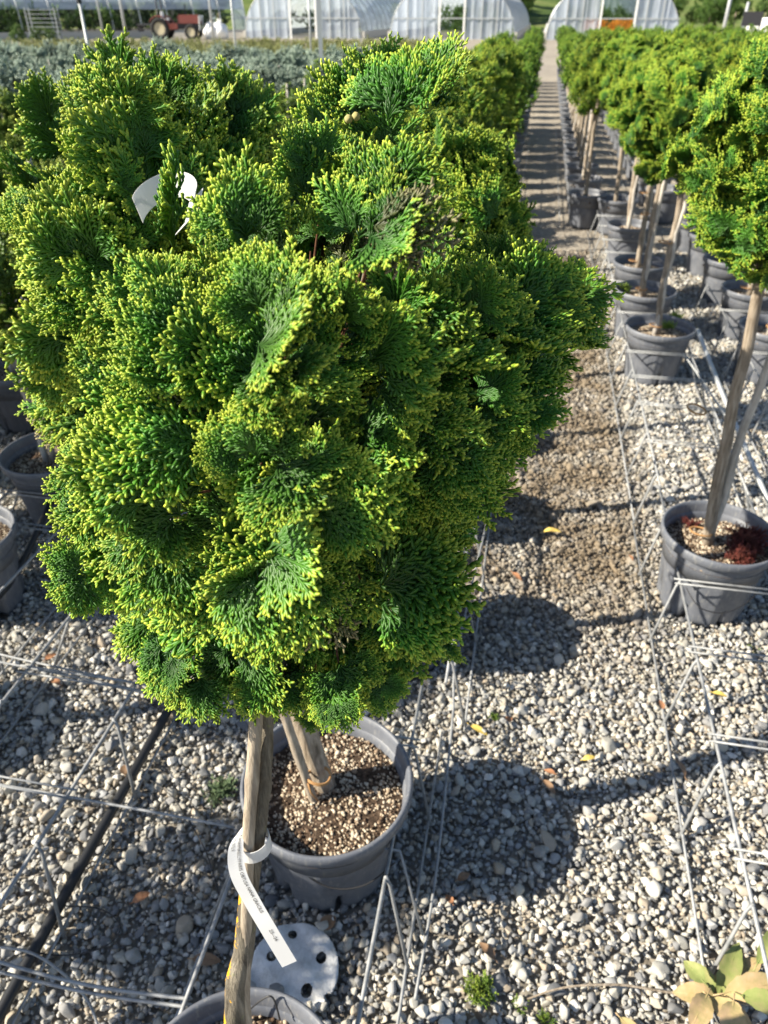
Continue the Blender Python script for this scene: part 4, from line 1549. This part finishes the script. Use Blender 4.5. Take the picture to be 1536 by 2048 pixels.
LF = {}
for i, (px_, py_, L, w_, rz, mt, lb) in enumerate([
        (940, 1450, .055, .017, -2.15, 'leafy', 'bright yellow narrow leaf lying right of the potted tree'),
        (1085, 1560, .050, .018, -2.6, 'leafb', 'dark brown curled leaf lying in the pot shadow'),
        (1165, 1520, .035, .014, -1.4, 'leafy', 'small tan yellow leaf between the wire frames'),
        (1110, 1548, .03, .016, 1.0, 'leafo', 'small rust leaf at the upper edge of the pot shadow'),
        (990, 1920, .045, .02, .7, 'leafb', 'tan brown leaf below the pot shadow, near the bottom'),
        (915, 1760, .032, .018, -1.2, 'leafb', 'brown leaf in the shade right of the pot base'),
        (905, 1808, .026, .016, .5, 'leafo', 'rust leaf below the shaded gravel right of the pot'),
        (1265, 1120, .03, .012, .2, 'leafo', 'distant rust leaf near the right wire frame'),
        (1085, 1065, .07, .022, -1.75, 'leafy', 'yellow tan leaf on the brown middle of the path'),
        (1025, 1145, .05, .018, -2.5, 'leafo', 'pinkish leaf on the brown path under the crown edge'),
        (1425, 1385, .04, .014, -2.0, 'leafy', 'small yellow leaf inside the right wire frame'),
        (1325, 1420, .032, .015, 0, 'leafo', 'orange leaf against the foot wire of the right frame'),
        (385, 1918, .06, .024, -1.6, 'leafb', 'brown oval leaf left of the foreground trunk'),
        (250, 1550, .032, .022, .4, 'leafb', 'dull brown leaf beside the black pipe'),
        (120, 1370, .035, .02, 1.2, 'leafo', 'rust leaf between the wires at left'),
        (90, 1320, .04, .02, -.6, 'leafo', 'faded orange leaf near the crossing wires at left'),
        (1020, 1445, .022, .02, .3, 'leafo', 'small red leaf right of the yellow one'),
        (1370, 1555, .055, .014, .25, 'leafb', 'curled brown leaf under the brace wire of the right frame'),
        (1240, 2035, .06, .024, -2.4, 'leaft', 'pale tan leaf at the bottom edge near the twig'),
        (265, 1805, .04, .02, -1.0, 'leafo', 'light rust leaf on the gravel left of the trunk'),
        (720, 1420, .02, .01, .5, 'leafb', 'small brown leaf beside the pot rim'),
        (640, 1860, .045, .03, -.8, 'leafb', 'crumpled brown leaf on top of the white disc')]):
    p = at(px_, py_, .03)
    o = link('fallen_leaf', leaf_mesh(L, w_, .12 + .1 * (i % 3), mt), None, p, (.15 * ((i % 3) - 1), .12, rz))
    tag(o, lb, 'leaf', 'fallen leaves on the gravel')
# leafy twig at the lower right
tw = thing('leafy_twig', 'dead twig with big tan and green leaves in the bottom right corner', 'twig', at(1370, 1985, .04))
TWO = Vector(tw.location)
mb = MB()
tpz = spline([at(1050, 2000, .02), at(1130, 1975, .045), at(1240, 1970, .05), at(1340, 1985, .045), at(1400, 1985, .05), at(1500, 2010, .05)], 8)
mb.tube([p - TWO for p in tpz], [.002 + .0012 * i / len(tpz) for i in range(len(tpz))], 7)
link('stem', mb.mesh('stem', M['bark']), tw)
for i, (x0, y0, x1, y1, w_, mt, tl) in enumerate([(1425, 1998, 1525, 1922, .050, 'leaft', .25), (1420, 1995, 1388, 1925, .045, 'leafg', .35), (1432, 1995, 1470, 1888, .042, 'leafg', .45),
                                                  (1425, 2000, 1342, 1992, .040, 'leaft', .05), (1415, 2008, 1505, 2090, .050, 'leaft', .0), (1440, 2000, 1560, 1975, .048, 'leaft', .15),
                                                  (1405, 2005, 1370, 2075, .042, 'leaft', .0), (1470, 2010, 1575, 2050, .045, 'leafg', .05), (1500, 1950, 1535, 1870, .03, 'leafg', .5), (1395, 1990, 1358, 1945, .03, 'leafg', .2),
                                                  (1450, 2030, 1440, 2120, .045, 'leaft', -.05)]):
    p0, p1 = at(x0, y0, .06), at(x1, y1, .06 + max(0, tl) * .05)
    d_ = p1 - p0
    link('leaf', leaf_mesh(d_.length * 1.02, w_, .10, mt, teeth=True), tw, p0 - TWO + Vector((0, 0, .006 * i)), (tl * .4, .25 * ((i % 3) - 1), math.atan2(-d_.x, d_.y)))


def weed(px_, py_, r, h, mt, label, n=26, z0=.01, pos=None, cat='weed'):
    q = random.Random(px_)
    fans = []
    for i in range(n):
        a = q.uniform(0, 6.28)
        k = q.uniform(0, 1)
        A = Vector((math.cos(a) * k, math.sin(a) * k, .8)).normalized()
        fans.append((frame(A, Vector((0, 0, 1)) + rvec(q, .5)), Vector((math.cos(a) * r * k * .5, math.sin(a) * r * k * .5, h * .2 * q.random())), h * q.uniform(.5, 1)))
    p = at(px_, py_, z0) if pos is None else Vector(pos)
    root = thing('weed', label, cat, p, 'weeds')
    link('leaves', realise('leaves', fans, lowfans, M[mt], 1), root)
    mb = MB(); mb.tube([(0, 0, -.005), (.002, 0, h * .4)], .0012, 5)
    link('stem', mb.mesh('stem', M['twig']), root)
    return root


weed(445, 1590, .035, .05, 'weedb', 'small blue green feathery weed in gravel left of the foreground trunk')
weed(957, 1985, .03, .035, 'weed', 'bright yellow green weed in gravel at bottom centre right')
weed(1040, 2015, .018, .02, 'weed', 'tiny green weed right of the bright yellow green one', 12)
weed(1092, 2040, .015, .02, 'weed', 'tiny green sprout at the bottom edge by the twig', 10)
weed(985, 1437, .012, .02, 'weed', 'tiny green weed beside the yellow leaf', 8)
weed(1505, 1300, .02, .02, 'weed', 'tiny green weed behind the pot at right', 8)
pr = r1.location
for i, (dx_, dy_, lb) in enumerate([(.08, -.04, 'dark red weed in front of the trunk in the right edge pot'), (.10, .02, 'red weed at the right side of the right edge pot'), (-.05, .10, 'small red weed at the back rim of the right edge pot'), (.04, -.10, 'red weed near the front rim of the right edge pot')]):
    weed(900 + i, 0, .04, .06 if i != 2 else .035, 'redweed', lb, 22 if i != 2 else 10, pos=(pr.x + dx_, pr.y + dy_, .245))
for i, (px_, py_) in enumerate([(1345, 640), (1250, 582), (1335, 660)]):
    p = at(px_, py_, .26)
    weed(1200 + i, 0, .04, .05, 'weed', ['green weed growing in the pot with pale forked stakes, at the back', 'green weed at the left rim of the second pot beyond the gap', 'low green weed in the pot with pale forked stakes, at the right'][i], 12, pos=p)

# seed cones on the top of the big crown
for i, (px_, py_, zc) in enumerate([(712, 233, .60), (697, 238, .60), (829, 168, .60), (290, 262, 1.02), (272, 290, 1.02), (255, 300, 1.0)]):
    v = ICV * .0034
    kk = 1 + .12 * np.sin(v[:, 0] * 1400) * np.sin(v[:, 1] * 1400) * np.sin(v[:, 2] * 1400)
    mb = MB(); mb.add((v * kk[:, None]).tolist(), ICF)
    o = link('seed_cone', mb.mesh('seed_cone', M['cone']), None, ray(px_, py_, zc))
    par = tree1 if i < 3 else tree2
    loc = Vector(o.location) - Vector(par.location)
    o.parent = par
    o.location = loc

# ------------------------------------------------------------------ greenhouses
def tunnel(label, c, width, height, length, az, open_side=False, door=(.36, .62, 2.6), plants=None, nhoops=None):
    """c: middle of the front wall on the ground; az: heading of the axis from +Y towards +X"""
    root = thing('greenhouse', label, 'greenhouse', c, 'film greenhouses', -az)
    n = 28
    side_h = 1.15

    def arch(k, w_=width, h_=height):
        # k 0..1 round the hoop; walls flare into the bow
        a = math.pi * k
        x = -math.cos(a) * w_ / 2
        z = math.sin(a) ** .9 * h_
        return x, z
    ks = [i / n for i in range(n + 1)]
    # cover
    mb = MB()
    vs, fs = [], []
    L_ = [0, length * .25, length * .5, length * .75, length]
    lo = 4 if open_side else 0
    for y in L_:
        for k in ks:
            x, z = arch(k)
            vs.append((x, y, z))
    for j in range(len(L_) - 1):
        for i in range(n):
            if open_side and (vs[i][2] < 1.75 and vs[i + 1][2] < 2.2):
                continue
            a = j * (n + 1) + i
            fs.append((a, a + 1, a + n + 2, a + n + 1))
    mb.add(vs, fs)
    link('cover', mb.mesh('cover', M['film']), root)
    # hoops
    nh = nhoops or int(length / 2) + 1
    mb = MB()
    mb.tube([Vector((*[arch(k, width + .06, height + .03)[0]], 0, arch(k, width + .06, height + .03)[1])) for k in ks], .035, 6)
    hm = mb.mesh('hoop', M['steel'])
    for i in range(nh):
        link('hoop', hm, root, (0, length * i / (nh - 1), 0))
    # end wall of film strips, door opening
    dl, dr, dh = -width / 2 + width * door[0], -width / 2 + width * door[1], door[2]
    for yw, nm in ((-.03, 'front'), (length + .03, 'rear')):
        x = -width / 2 + .05
        strips = 26
        for i in range(strips):
            x0 = -width / 2 + width * i / strips
            x1 = x0 + width / strips
            z0 = 0
            xm = (x0 + x1) / 2
            if dl < xm < dr:
                z0 = dh
            def zt(xx):
                a = math.acos(max(-1, min(1, -xx / (width / 2))))
                return math.sin(a) ** .9 * height
            mb = MB()
            bow = .05 if i % 2 else -.02
            mb.add([(x0, yw, z0), (xm, yw - bow, z0), (x1, yw, z0), (x1, yw, max(z0, zt(x1))), (xm, yw - bow, max(z0, zt(xm))), (x0, yw, max(z0, zt(x0)))],
                   [(0, 1, 4, 5), (1, 2, 3, 4)])
            if zt(xm) > z0 + .05:
                link('wall_panel', mb.mesh('wall_panel', M['film'], False), root)
        if nm == 'front':
            mb = MB()
            mb.box(((dl), yw - .08, dh / 2), (.12, .10, dh)); mb.box((dr, yw - .08, dh / 2), (.12, .10, dh)); mb.box(((dl + dr) / 2, yw - .08, dh + .06), (dr - dl + .12, .10, .12))
            link('door_frame', mb.mesh('door_frame', M['white'], False), root)
            mb = MB(); mb.box((0, yw - .07, 1.2), (width * .985, .05, .06))
            link('rail', mb.mesh('rail', M['steel'], False), root)
            for xx in (-width * .36, -width * .24, width * .24, width * .36):
                mb = MB(); zz = zt(xx); mb.box((xx, yw - .06, zz / 2), (.07, .06, zz))
                link('post', mb.mesh('post', M['steel'], False), root)
    for sx_ in (-1, 1):
        mb = MB(); mb.box((sx_ * (width / 2 + .12), length / 2, .22), (.22, length, .44))
        link('base_kerb', mb.mesh('base_kerb', M['kerb'], False), root)
    mb = MB(); mb.box((0, length / 2, height - .05), (.06, length, .06))
    link('ridge_rail', mb.mesh('ridge_rail', M['steel'], False), root)
    return root


front_axis = Vector((math.sin(AL), math.cos(AL), 0))
perp = Vector((math.cos(AL), -math.sin(AL), 0))
G2 = Vector((4.6, 59.3, 0))
g1c = G2 - perp * 10.5
g3c = G2 + perp * 10.6
gh = []
tunnel('film greenhouse left of centre with an open doorway, behind the thin white pole', g1c, 8.4, 3.45, 40, AL, door=(.40, .62, 2.35))
tunnel('middle film greenhouse with a dark open doorway, behind the foreground crown tip', G2, 8.4, 3.45, 40, AL, door=(.40, .60, 2.35))
tunnel('right film greenhouse with orange flowers showing through its wide doorway', g3c, 8.4, 3.45, 40, AL, door=(.40, .66, 2.7))
g0c = Vector((-33.2, 57.5, 0))
tunnel('long film greenhouse at the far left with its open side full of plants', g0c, 9, 4.6, 24, math.radians(58), open_side=True, door=(.3, .7, 2.6))

# plants seen inside and beside the greenhouses
def plant_bed(name, label, area, n, zr, size, mtl, seed, cat='plants', kindstuff=True):
    q = random.Random(seed)
    fans = []
    for i in range(n):
        a, b_ = q.uniform(0, 1), q.uniform(0, 1)
        p = area(a, b_)
        A = (Vector((0, 0, 1)) + rvec(q, .8)).normalized()
        fans.append((frame(A, rvec(q)), p + Vector((0, 0, q.uniform(*zr))), size * q.uniform(.7, 1.3)))
    o = link(name, realise(name, fans, farfans, mtl, seed))
    o['kind'] = 'stuff'
    return o


def in_tunnel(c, az, w_, l0, l1):
    ax = Vector((math.sin(az), math.cos(az), 0)); pe = Vector((math.cos(az), -math.sin(az), 0))
    return lambda a, b_: Vector(c) + pe * ((a - .5) * w_) + ax * (l0 + (l1 - l0) * b_)


plant_bed('greenhouse_plants', '', in_tunnel(g1c, AL, 5, 4, 30), 260, (.2, 1.4), .6, M['dkshrub'], 1)
plant_bed('greenhouse_plants', '', in_tunnel(G2, AL, 5, 4, 30), 260, (.2, 1.6), .6, M['treefol'], 2)
plant_bed('greenhouse_plants', '', in_tunnel(g3c, AL, 5, 8, 30), 240, (.3, 1.5), .6, M['treefol'], 3)
plant_bed('orange_flowers', '', in_tunnel(g3c, AL, 3.4, 2, 5), 180, (.3, .9), .35, M['orange'], 4)
plant_bed('greenhouse_plants', '', in_tunnel(g0c, math.radians(58), 7.5, 1, 23), 700, (.3, 1.7), .7, M['dkshrub'], 5)
plant_bed('greenhouse_edge_plants', '', in_tunnel(g0c + Vector((3.2, -3.0, 0)), math.radians(58), .6, 3, 14), 110, (.2, 1.5), .6, M['treefol'], 6)

# ------------------------------------------------------------------ posts
for (px_, pyt, dep, r_, hh, lb) in [(640, 0, 8.2, .023, 3.2, 'pale square post rising behind the foreground crown'),
                                   (172, 12, 11.5, .020, 1.75, 'thin grey sprinkler riser left of the first crown tip'),
                                   (468, 0, 15.0, .020, 2.6, 'thin grey pole before the left centre greenhouse'),
                                   (1447, 0, 27.0, .06, 3.4, 'leaning grey pole at upper right behind the block'),
                                   (1479, 22, 27.0, .05, 1.9, 'short grey pole at upper right near the dark board'),
                                   (620, 0, 22, .03, 2.4, 'thin pole just left of the pale square post'),
                                   (205, 0, 38, .055, 4.5, 'pale pole with a red cap before the far left greenhouse'),
                                   (250, 0, 44, .08, 4.5, 'wide pale post before the far left greenhouse'),
                                   (425, 0, 46, .07, 4.5, 'pale post right of the tractor')]:
    p = ray(px_, pyt + 60, dep)
    lean = (px_ - 768) / F * .0
    o = thing('post', lb, 'post', (p.x, p.y, 0), 'posts and poles')
    mb = MB()
    if px_ == 640:
        mb.box((0, 0, hh / 2), (.046, .046, hh))
        mb.box((0, 0, hh + .004), (.054, .054, .008))
        mb.box((0, 0, .01), (.12, .12, .02))
    else:
        mb.tube([(0, 0, 0), (0, 0, hh)], r_, 10)
    link('shaft', mb.mesh('shaft', M['steel'], px_ != 640), o)
    mb = MB(); mb.box((0, 0, .03), (r_ * 5, r_ * 5, .06))
    link('foot', mb.mesh('foot', M['kerb'], False), o)
    if px_ in (172, 205):
        mb = MB(); mb.tube([(0, 0, hh), (0, 0, hh + .08)], r_ * 2, 8)
        link('sprinkler_head', mb.mesh('sprinkler_head', M['red'] if px_ == 205 else M['dark']), o)

# ------------------------------------------------------------------ tractor
tc0 = at(356, 79, 0)
tr = thing('tractor', 'small faded red tractor with roll bar parked before the far left greenhouse', 'tractor', (tc0.x, tc0.y, 0), rz=-.05)
def part(name, fn, mt, par=None, smooth=False):
    mb = MB(); fn(mb)
    return link(name, mb.mesh(name, M[mt], smooth), par or tr)


def wheel(x, y, r, w_, nm='wheel'):
    wroot = part(nm, lambda mb: mb.lathe([(.01, -w_ * .3), (r * .62, -w_ * .38), (r * .62, w_ * .38), (.01, w_ * .3)], 24), 'rim', smooth=False)
    ty = MB(); ty.lathe([(r * .60, -w_ / 2), (r * .92, -w_ / 2), (r, -w_ * .3), (r, w_ * .3), (r * .92, w_ / 2), (r * .60, w_ / 2), (r * .60, -w_ / 2)], 28,
                        fn=lambda rr, z, an, j: rr * (1.03 if (int(an * 10) % 2 and rr > r * .95) else 1))
    link('tyre', ty.mesh('tyre', M['rubber']), wroot)
    wroot.location = (x, y, r)
    wroot.rotation_euler = (math.pi / 2, 0, 0)


for sy in (-.62, .62):
    wheel(-.95, sy, .62, .32)
    wheel(1.15, sy, .44, .22)
part('bonnet', lambda mb: (mb.box((.95, 0, 1.12), (1.5, .5, .42)), mb.box((.95, 0, 1.36), (1.35, .42, .08))), 'red')
part('engine', lambda mb: (mb.box((.75, 0, .78), (1.3, .34, .34)), mb.box((1.2, 0, .62), (.3, 1.1, .12))), 'dark')
part('chassis', lambda mb: (mb.box((-.5, 0, .75), (1.3, .4, .34)), mb.box((-.95, 0, .66), (.2, 1.2, .2))), 'red')
for sy in (-.62, .62):
    part('mudguard', lambda mb: mb.tube([(-.95 + math.cos(a) * .72, sy, .62 + math.sin(a) * .72) for a in [.35 + i * .28 for i in range(9)]], .14, 6, flat=.25), 'red')
part('seat', lambda mb: (mb.box((-.65, 0, 1.15), (.42, .42, .12)), mb.box((-.86, 0, 1.38), (.1, .42, .42))), 'bag')
part('steering_wheel', lambda mb: mb.tube([(-.12 + math.cos(a) * .08, math.sin(a) * .2, 1.52 + math.cos(a) * .17) for a in [i * math.pi / 8 for i in range(17)]], .02, 6), 'dark')
part('roll_bar', lambda mb: mb.tube([(-1.0, -.5, .9), (-1.0, -.5, 2.25), (-1.0, -.35, 2.4), (-1.0, .35, 2.4), (-1.0, .5, 2.25), (-1.0, .5, .9)], .045, 8), 'dark')
part('sunshade_frame', lambda mb: (mb.tube([(-1.0, 0, 2.4), (.0, 0, 2.42)], .035, 6), mb.box((-.5, 0, 2.42), (1.1, .9, .03))), 'dark')
part('exhaust', lambda mb: mb.tube([(.7, .2, 1.4), (.7, .2, 2.0)], .035, 8), 'dark')
part('front_loader', lambda mb: (mb.tube([(1.7, -.4, .5), (1.75, -.4, 1.35)], .05, 6), mb.tube([(1.7, .4, .5), (1.75, .4, 1.35)], .05, 6), mb.box((1.75, 0, 1.3), (.1, 1.0, .12))), 'steel')
part('rear_platform', lambda mb: (mb.box((-2.0, 0, .85), (1.1, 1.1, .08)), mb.box((-2.0, -.5, .6), (1.0, .06, .06)), mb.box((-2.45, 0, .65), (.08, 1.0, .4))), 'dark')
part('headlight', lambda mb: mb.tube([(1.7, -.17, 1.15), (1.74, -.17, 1.15)], .08, 10), 'white')
part('headlight', lambda mb: mb.tube([(1.7, .17, 1.15), (1.74, .17, 1.15)], .08, 10), 'white')

# white sacks right of the tractor
for i, (px_, lb) in enumerate([(425, 'left white sack beside the tractor'), (443, 'right white sack beside the tractor'), (434, 'white sack behind the two by the tractor')]):
    p = at(px_, 79, 0)
    v = ICV * np.array([.42, .38, .42])
    v *= (1 + .08 * np.sin(v @ np.array([9, 4, 7]) + i) + .05 * np.sin(v @ np.array([-5, 14, 11])))[:, None]
    v[:, 2] = np.maximum(v[:, 2], -.34)
    mb = MB(); mb.add((v + np.array([0, 0, .34])).tolist(), ICF)
    o = thing('sack', lb, 'sack', (p.x, p.y + (.8 if i == 2 else 0), 0), 'white sacks by the tractor')
    link('body', mb.mesh('body', M['bag']), o, scale=1.3)
    mb = MB(); mb.tube([(0, 0, .9), (.03, 0, 1.05), (.1, .02, 1.12)], [.08, .05, .12], 8)
    link('tied_neck', mb.mesh('tied_neck', M['bag']), o)
# plant trolley
p = at(96, 84, 0)
tro = thing('plant_trolley', 'pale wire plant trolley with shelves at the far left before the greenhouse', 'trolley', (p.x, p.y, 0))
for x in (-.9, .9):
    for y in (-.3, .3):
        mb = MB(); mb.box((x, y, .95), (.05, .05, 1.7)); link('upright', mb.mesh('upright', M['steel'], False), tro)
for k in range(7):
    mb = MB(); mb.box((0, 0, .35 + k * .22), (1.76, .56, .03)); link('shelf', mb.mesh('shelf', M['steel'], False), tro)
for x in (-.8, .8):
    mb = MB(); mb.lathe([(.01, -.02), (.08, -.02), (.08, .02), (.01, .02)], 12); o = link('castor', mb.mesh('castor', M['dark']), tro, (x, -.33, .08), (math.pi / 2, 0, 0))
# low potted plants beside it
for i, (px_, py_, sc, mt_) in enumerate([(15, 75, .55, 0), (80, 88, .35, 1), (105, 86, .30, 2), (40, 84, .4, 1)]):
    p = at(px_, py_, 0)
    o = thing('bush', 'small green bush by the far left greenhouse, %s' % ['at the very edge', 'under the trolley at its left', 'under the trolley at its right', 'between the edge and the trolley'][i], 'bush', (p.x, p.y, 0), 'bushes by the far left greenhouse')
    link('crown', tr_crowns[mt_], o, (0, 0, .7 * sc + .15), (0, 0, i), sc)
    mb = MB(); mb.tube([(0, 0, 0), (0, 0, .5 * sc)], .05, 6); link('stem', mb.mesh('stem', M['bark']), o)
# pale wall bases in front of the far left greenhouse
mb = MB(); mb.box((0, 0, .16), (17, .25, .32))
p = at(300, 76, 0)
o = link('low_wall', mb.mesh('low_wall', M['kerb'], False), None, (p.x, p.y + .3, 0))
tag(o, 'low white kerb wall running behind the tractor', 'wall')
mb = MB(); mb.box((0, 0, .16), (5, .25, .32))
p = at(805, 92, 0)
o = link('low_wall', mb.mesh('low_wall', M['kerb'], False), None, (p.x, p.y, 0))
tag(o, 'short pale kerb wall before the middle greenhouse', 'wall')

# ------------------------------------------------------------------ trees and buildings behind
trk = MB(); trk.tube([(0, 0, 0), (.05, 0, .8), (0, .05, 1.7)], [.14, .11, .06], 8)
trk = trk.mesh('trunk', M['bark'])
q = random.Random(77)
k_ = 0
for (x0, x1, y0, y1, n_) in [(27, 62, 66, 100, 30), (10, 18, 110, 130, 7), (-40, 27, 110, 150, 22), (-75, -35, 75, 110, 12), (60, 110, 80, 130, 12)]:
    spots = sorted([(q.uniform(x0, x1), q.uniform(y0, y1)) for _ in range(n_)], key=lambda p_: p_[0] / p_[1])
    for i, (x, y) in enumerate(spots):
        sc = q.uniform(.6, 1.15) * (1.0 if y < 100 else 2.0)
        z = 0 if y < 106 else hill_z(x, y)
        where = 'right of the greenhouses' if x0 == 27 else ('between the two right greenhouses' if x0 == 10 else ('on the slope behind the greenhouses' if x0 == -40 else ('behind the far left greenhouse' if x0 == -75 else 'at the far right')))
        o = thing('tree', 'distant rounded green tree %s, %s from the left' % (where, nth(i + 1)), 'tree', (x, y, z), 'distant trees ' + where)
        link('trunk', trk, o, scale=sc)
        link('crown', tr_crowns[k_ % 3], o, (0, 0, 2.0 * sc), (0, 0, q.uniform(0, 6)), sc)
        k_ += 1
hs_ = thing('house', 'small cream house with a low tiled roof on the slope at the upper right', 'house', (62, 112, hill_z(62, 112) + .3), rz=.1)
mb = MB(); mb.box((0, 0, 1.6), (9, 6, 3.2)); link('wall', mb.mesh('wall', M['cream'], False), hs_)
mb = MB()
mb.add([(-5, -3.5, 3.2), (5, -3.5, 3.2), (5, 3.5, 3.2), (-5, 3.5, 3.2), (-5, 0, 4.6), (5, 0, 4.6)], [(0, 1, 5, 4), (3, 4, 5, 2), (0, 4, 3), (1, 2, 5), (0, 3, 2, 1)])
link('roof', mb.mesh('roof', M['roof'], False), hs_)
for x in (-2.6, 2.6):
    mb = MB(); mb.box((x, -3.03, 1.7), (1.1, .1, 1.2)); link('window', mb.mesh('window', M['dark'], False), hs_)
mb = MB(); mb.box((0, -3.03, 1.05), (1, .1, 2.1)); link('door', mb.mesh('door', M['dark'], False), hs_)
# dark board on posts and pale tank at the upper right
p = ray(1503, 45, 24)
bd = thing('notice_board', 'dark flat board on two posts at the upper right beyond the block', 'board', (p.x, p.y, 0), rz=-.2)
mb = MB(); mb.box((0, 0, p.z + .1), (.62, .05, .40)); link('panel', mb.mesh('panel', M['dark'], False), bd)
for x in (-.28, .28):
    mb = MB(); mb.box((x, .04, (p.z + .1) / 2), (.05, .05, p.z + .1)); link('post', mb.mesh('post', M['steel'], False), bd)
p = at(1530, 78, .3)
tk = thing('water_tank', 'long low pale tank at the upper right edge beyond the block', 'tank', (p.x + 1, p.y, 0))
mb = MB(); mb.tube([(-2, 0, .75), (2, 0, .75)], .55, 20); link('body', mb.mesh('body', M['white']), tk)
for x in (-1.4, 1.4):
    mb = MB(); mb.box((x, 0, .15), (.2, 1, .3)); link('cradle', mb.mesh('cradle', M['steel'], False), tk)

lay_pebbles()
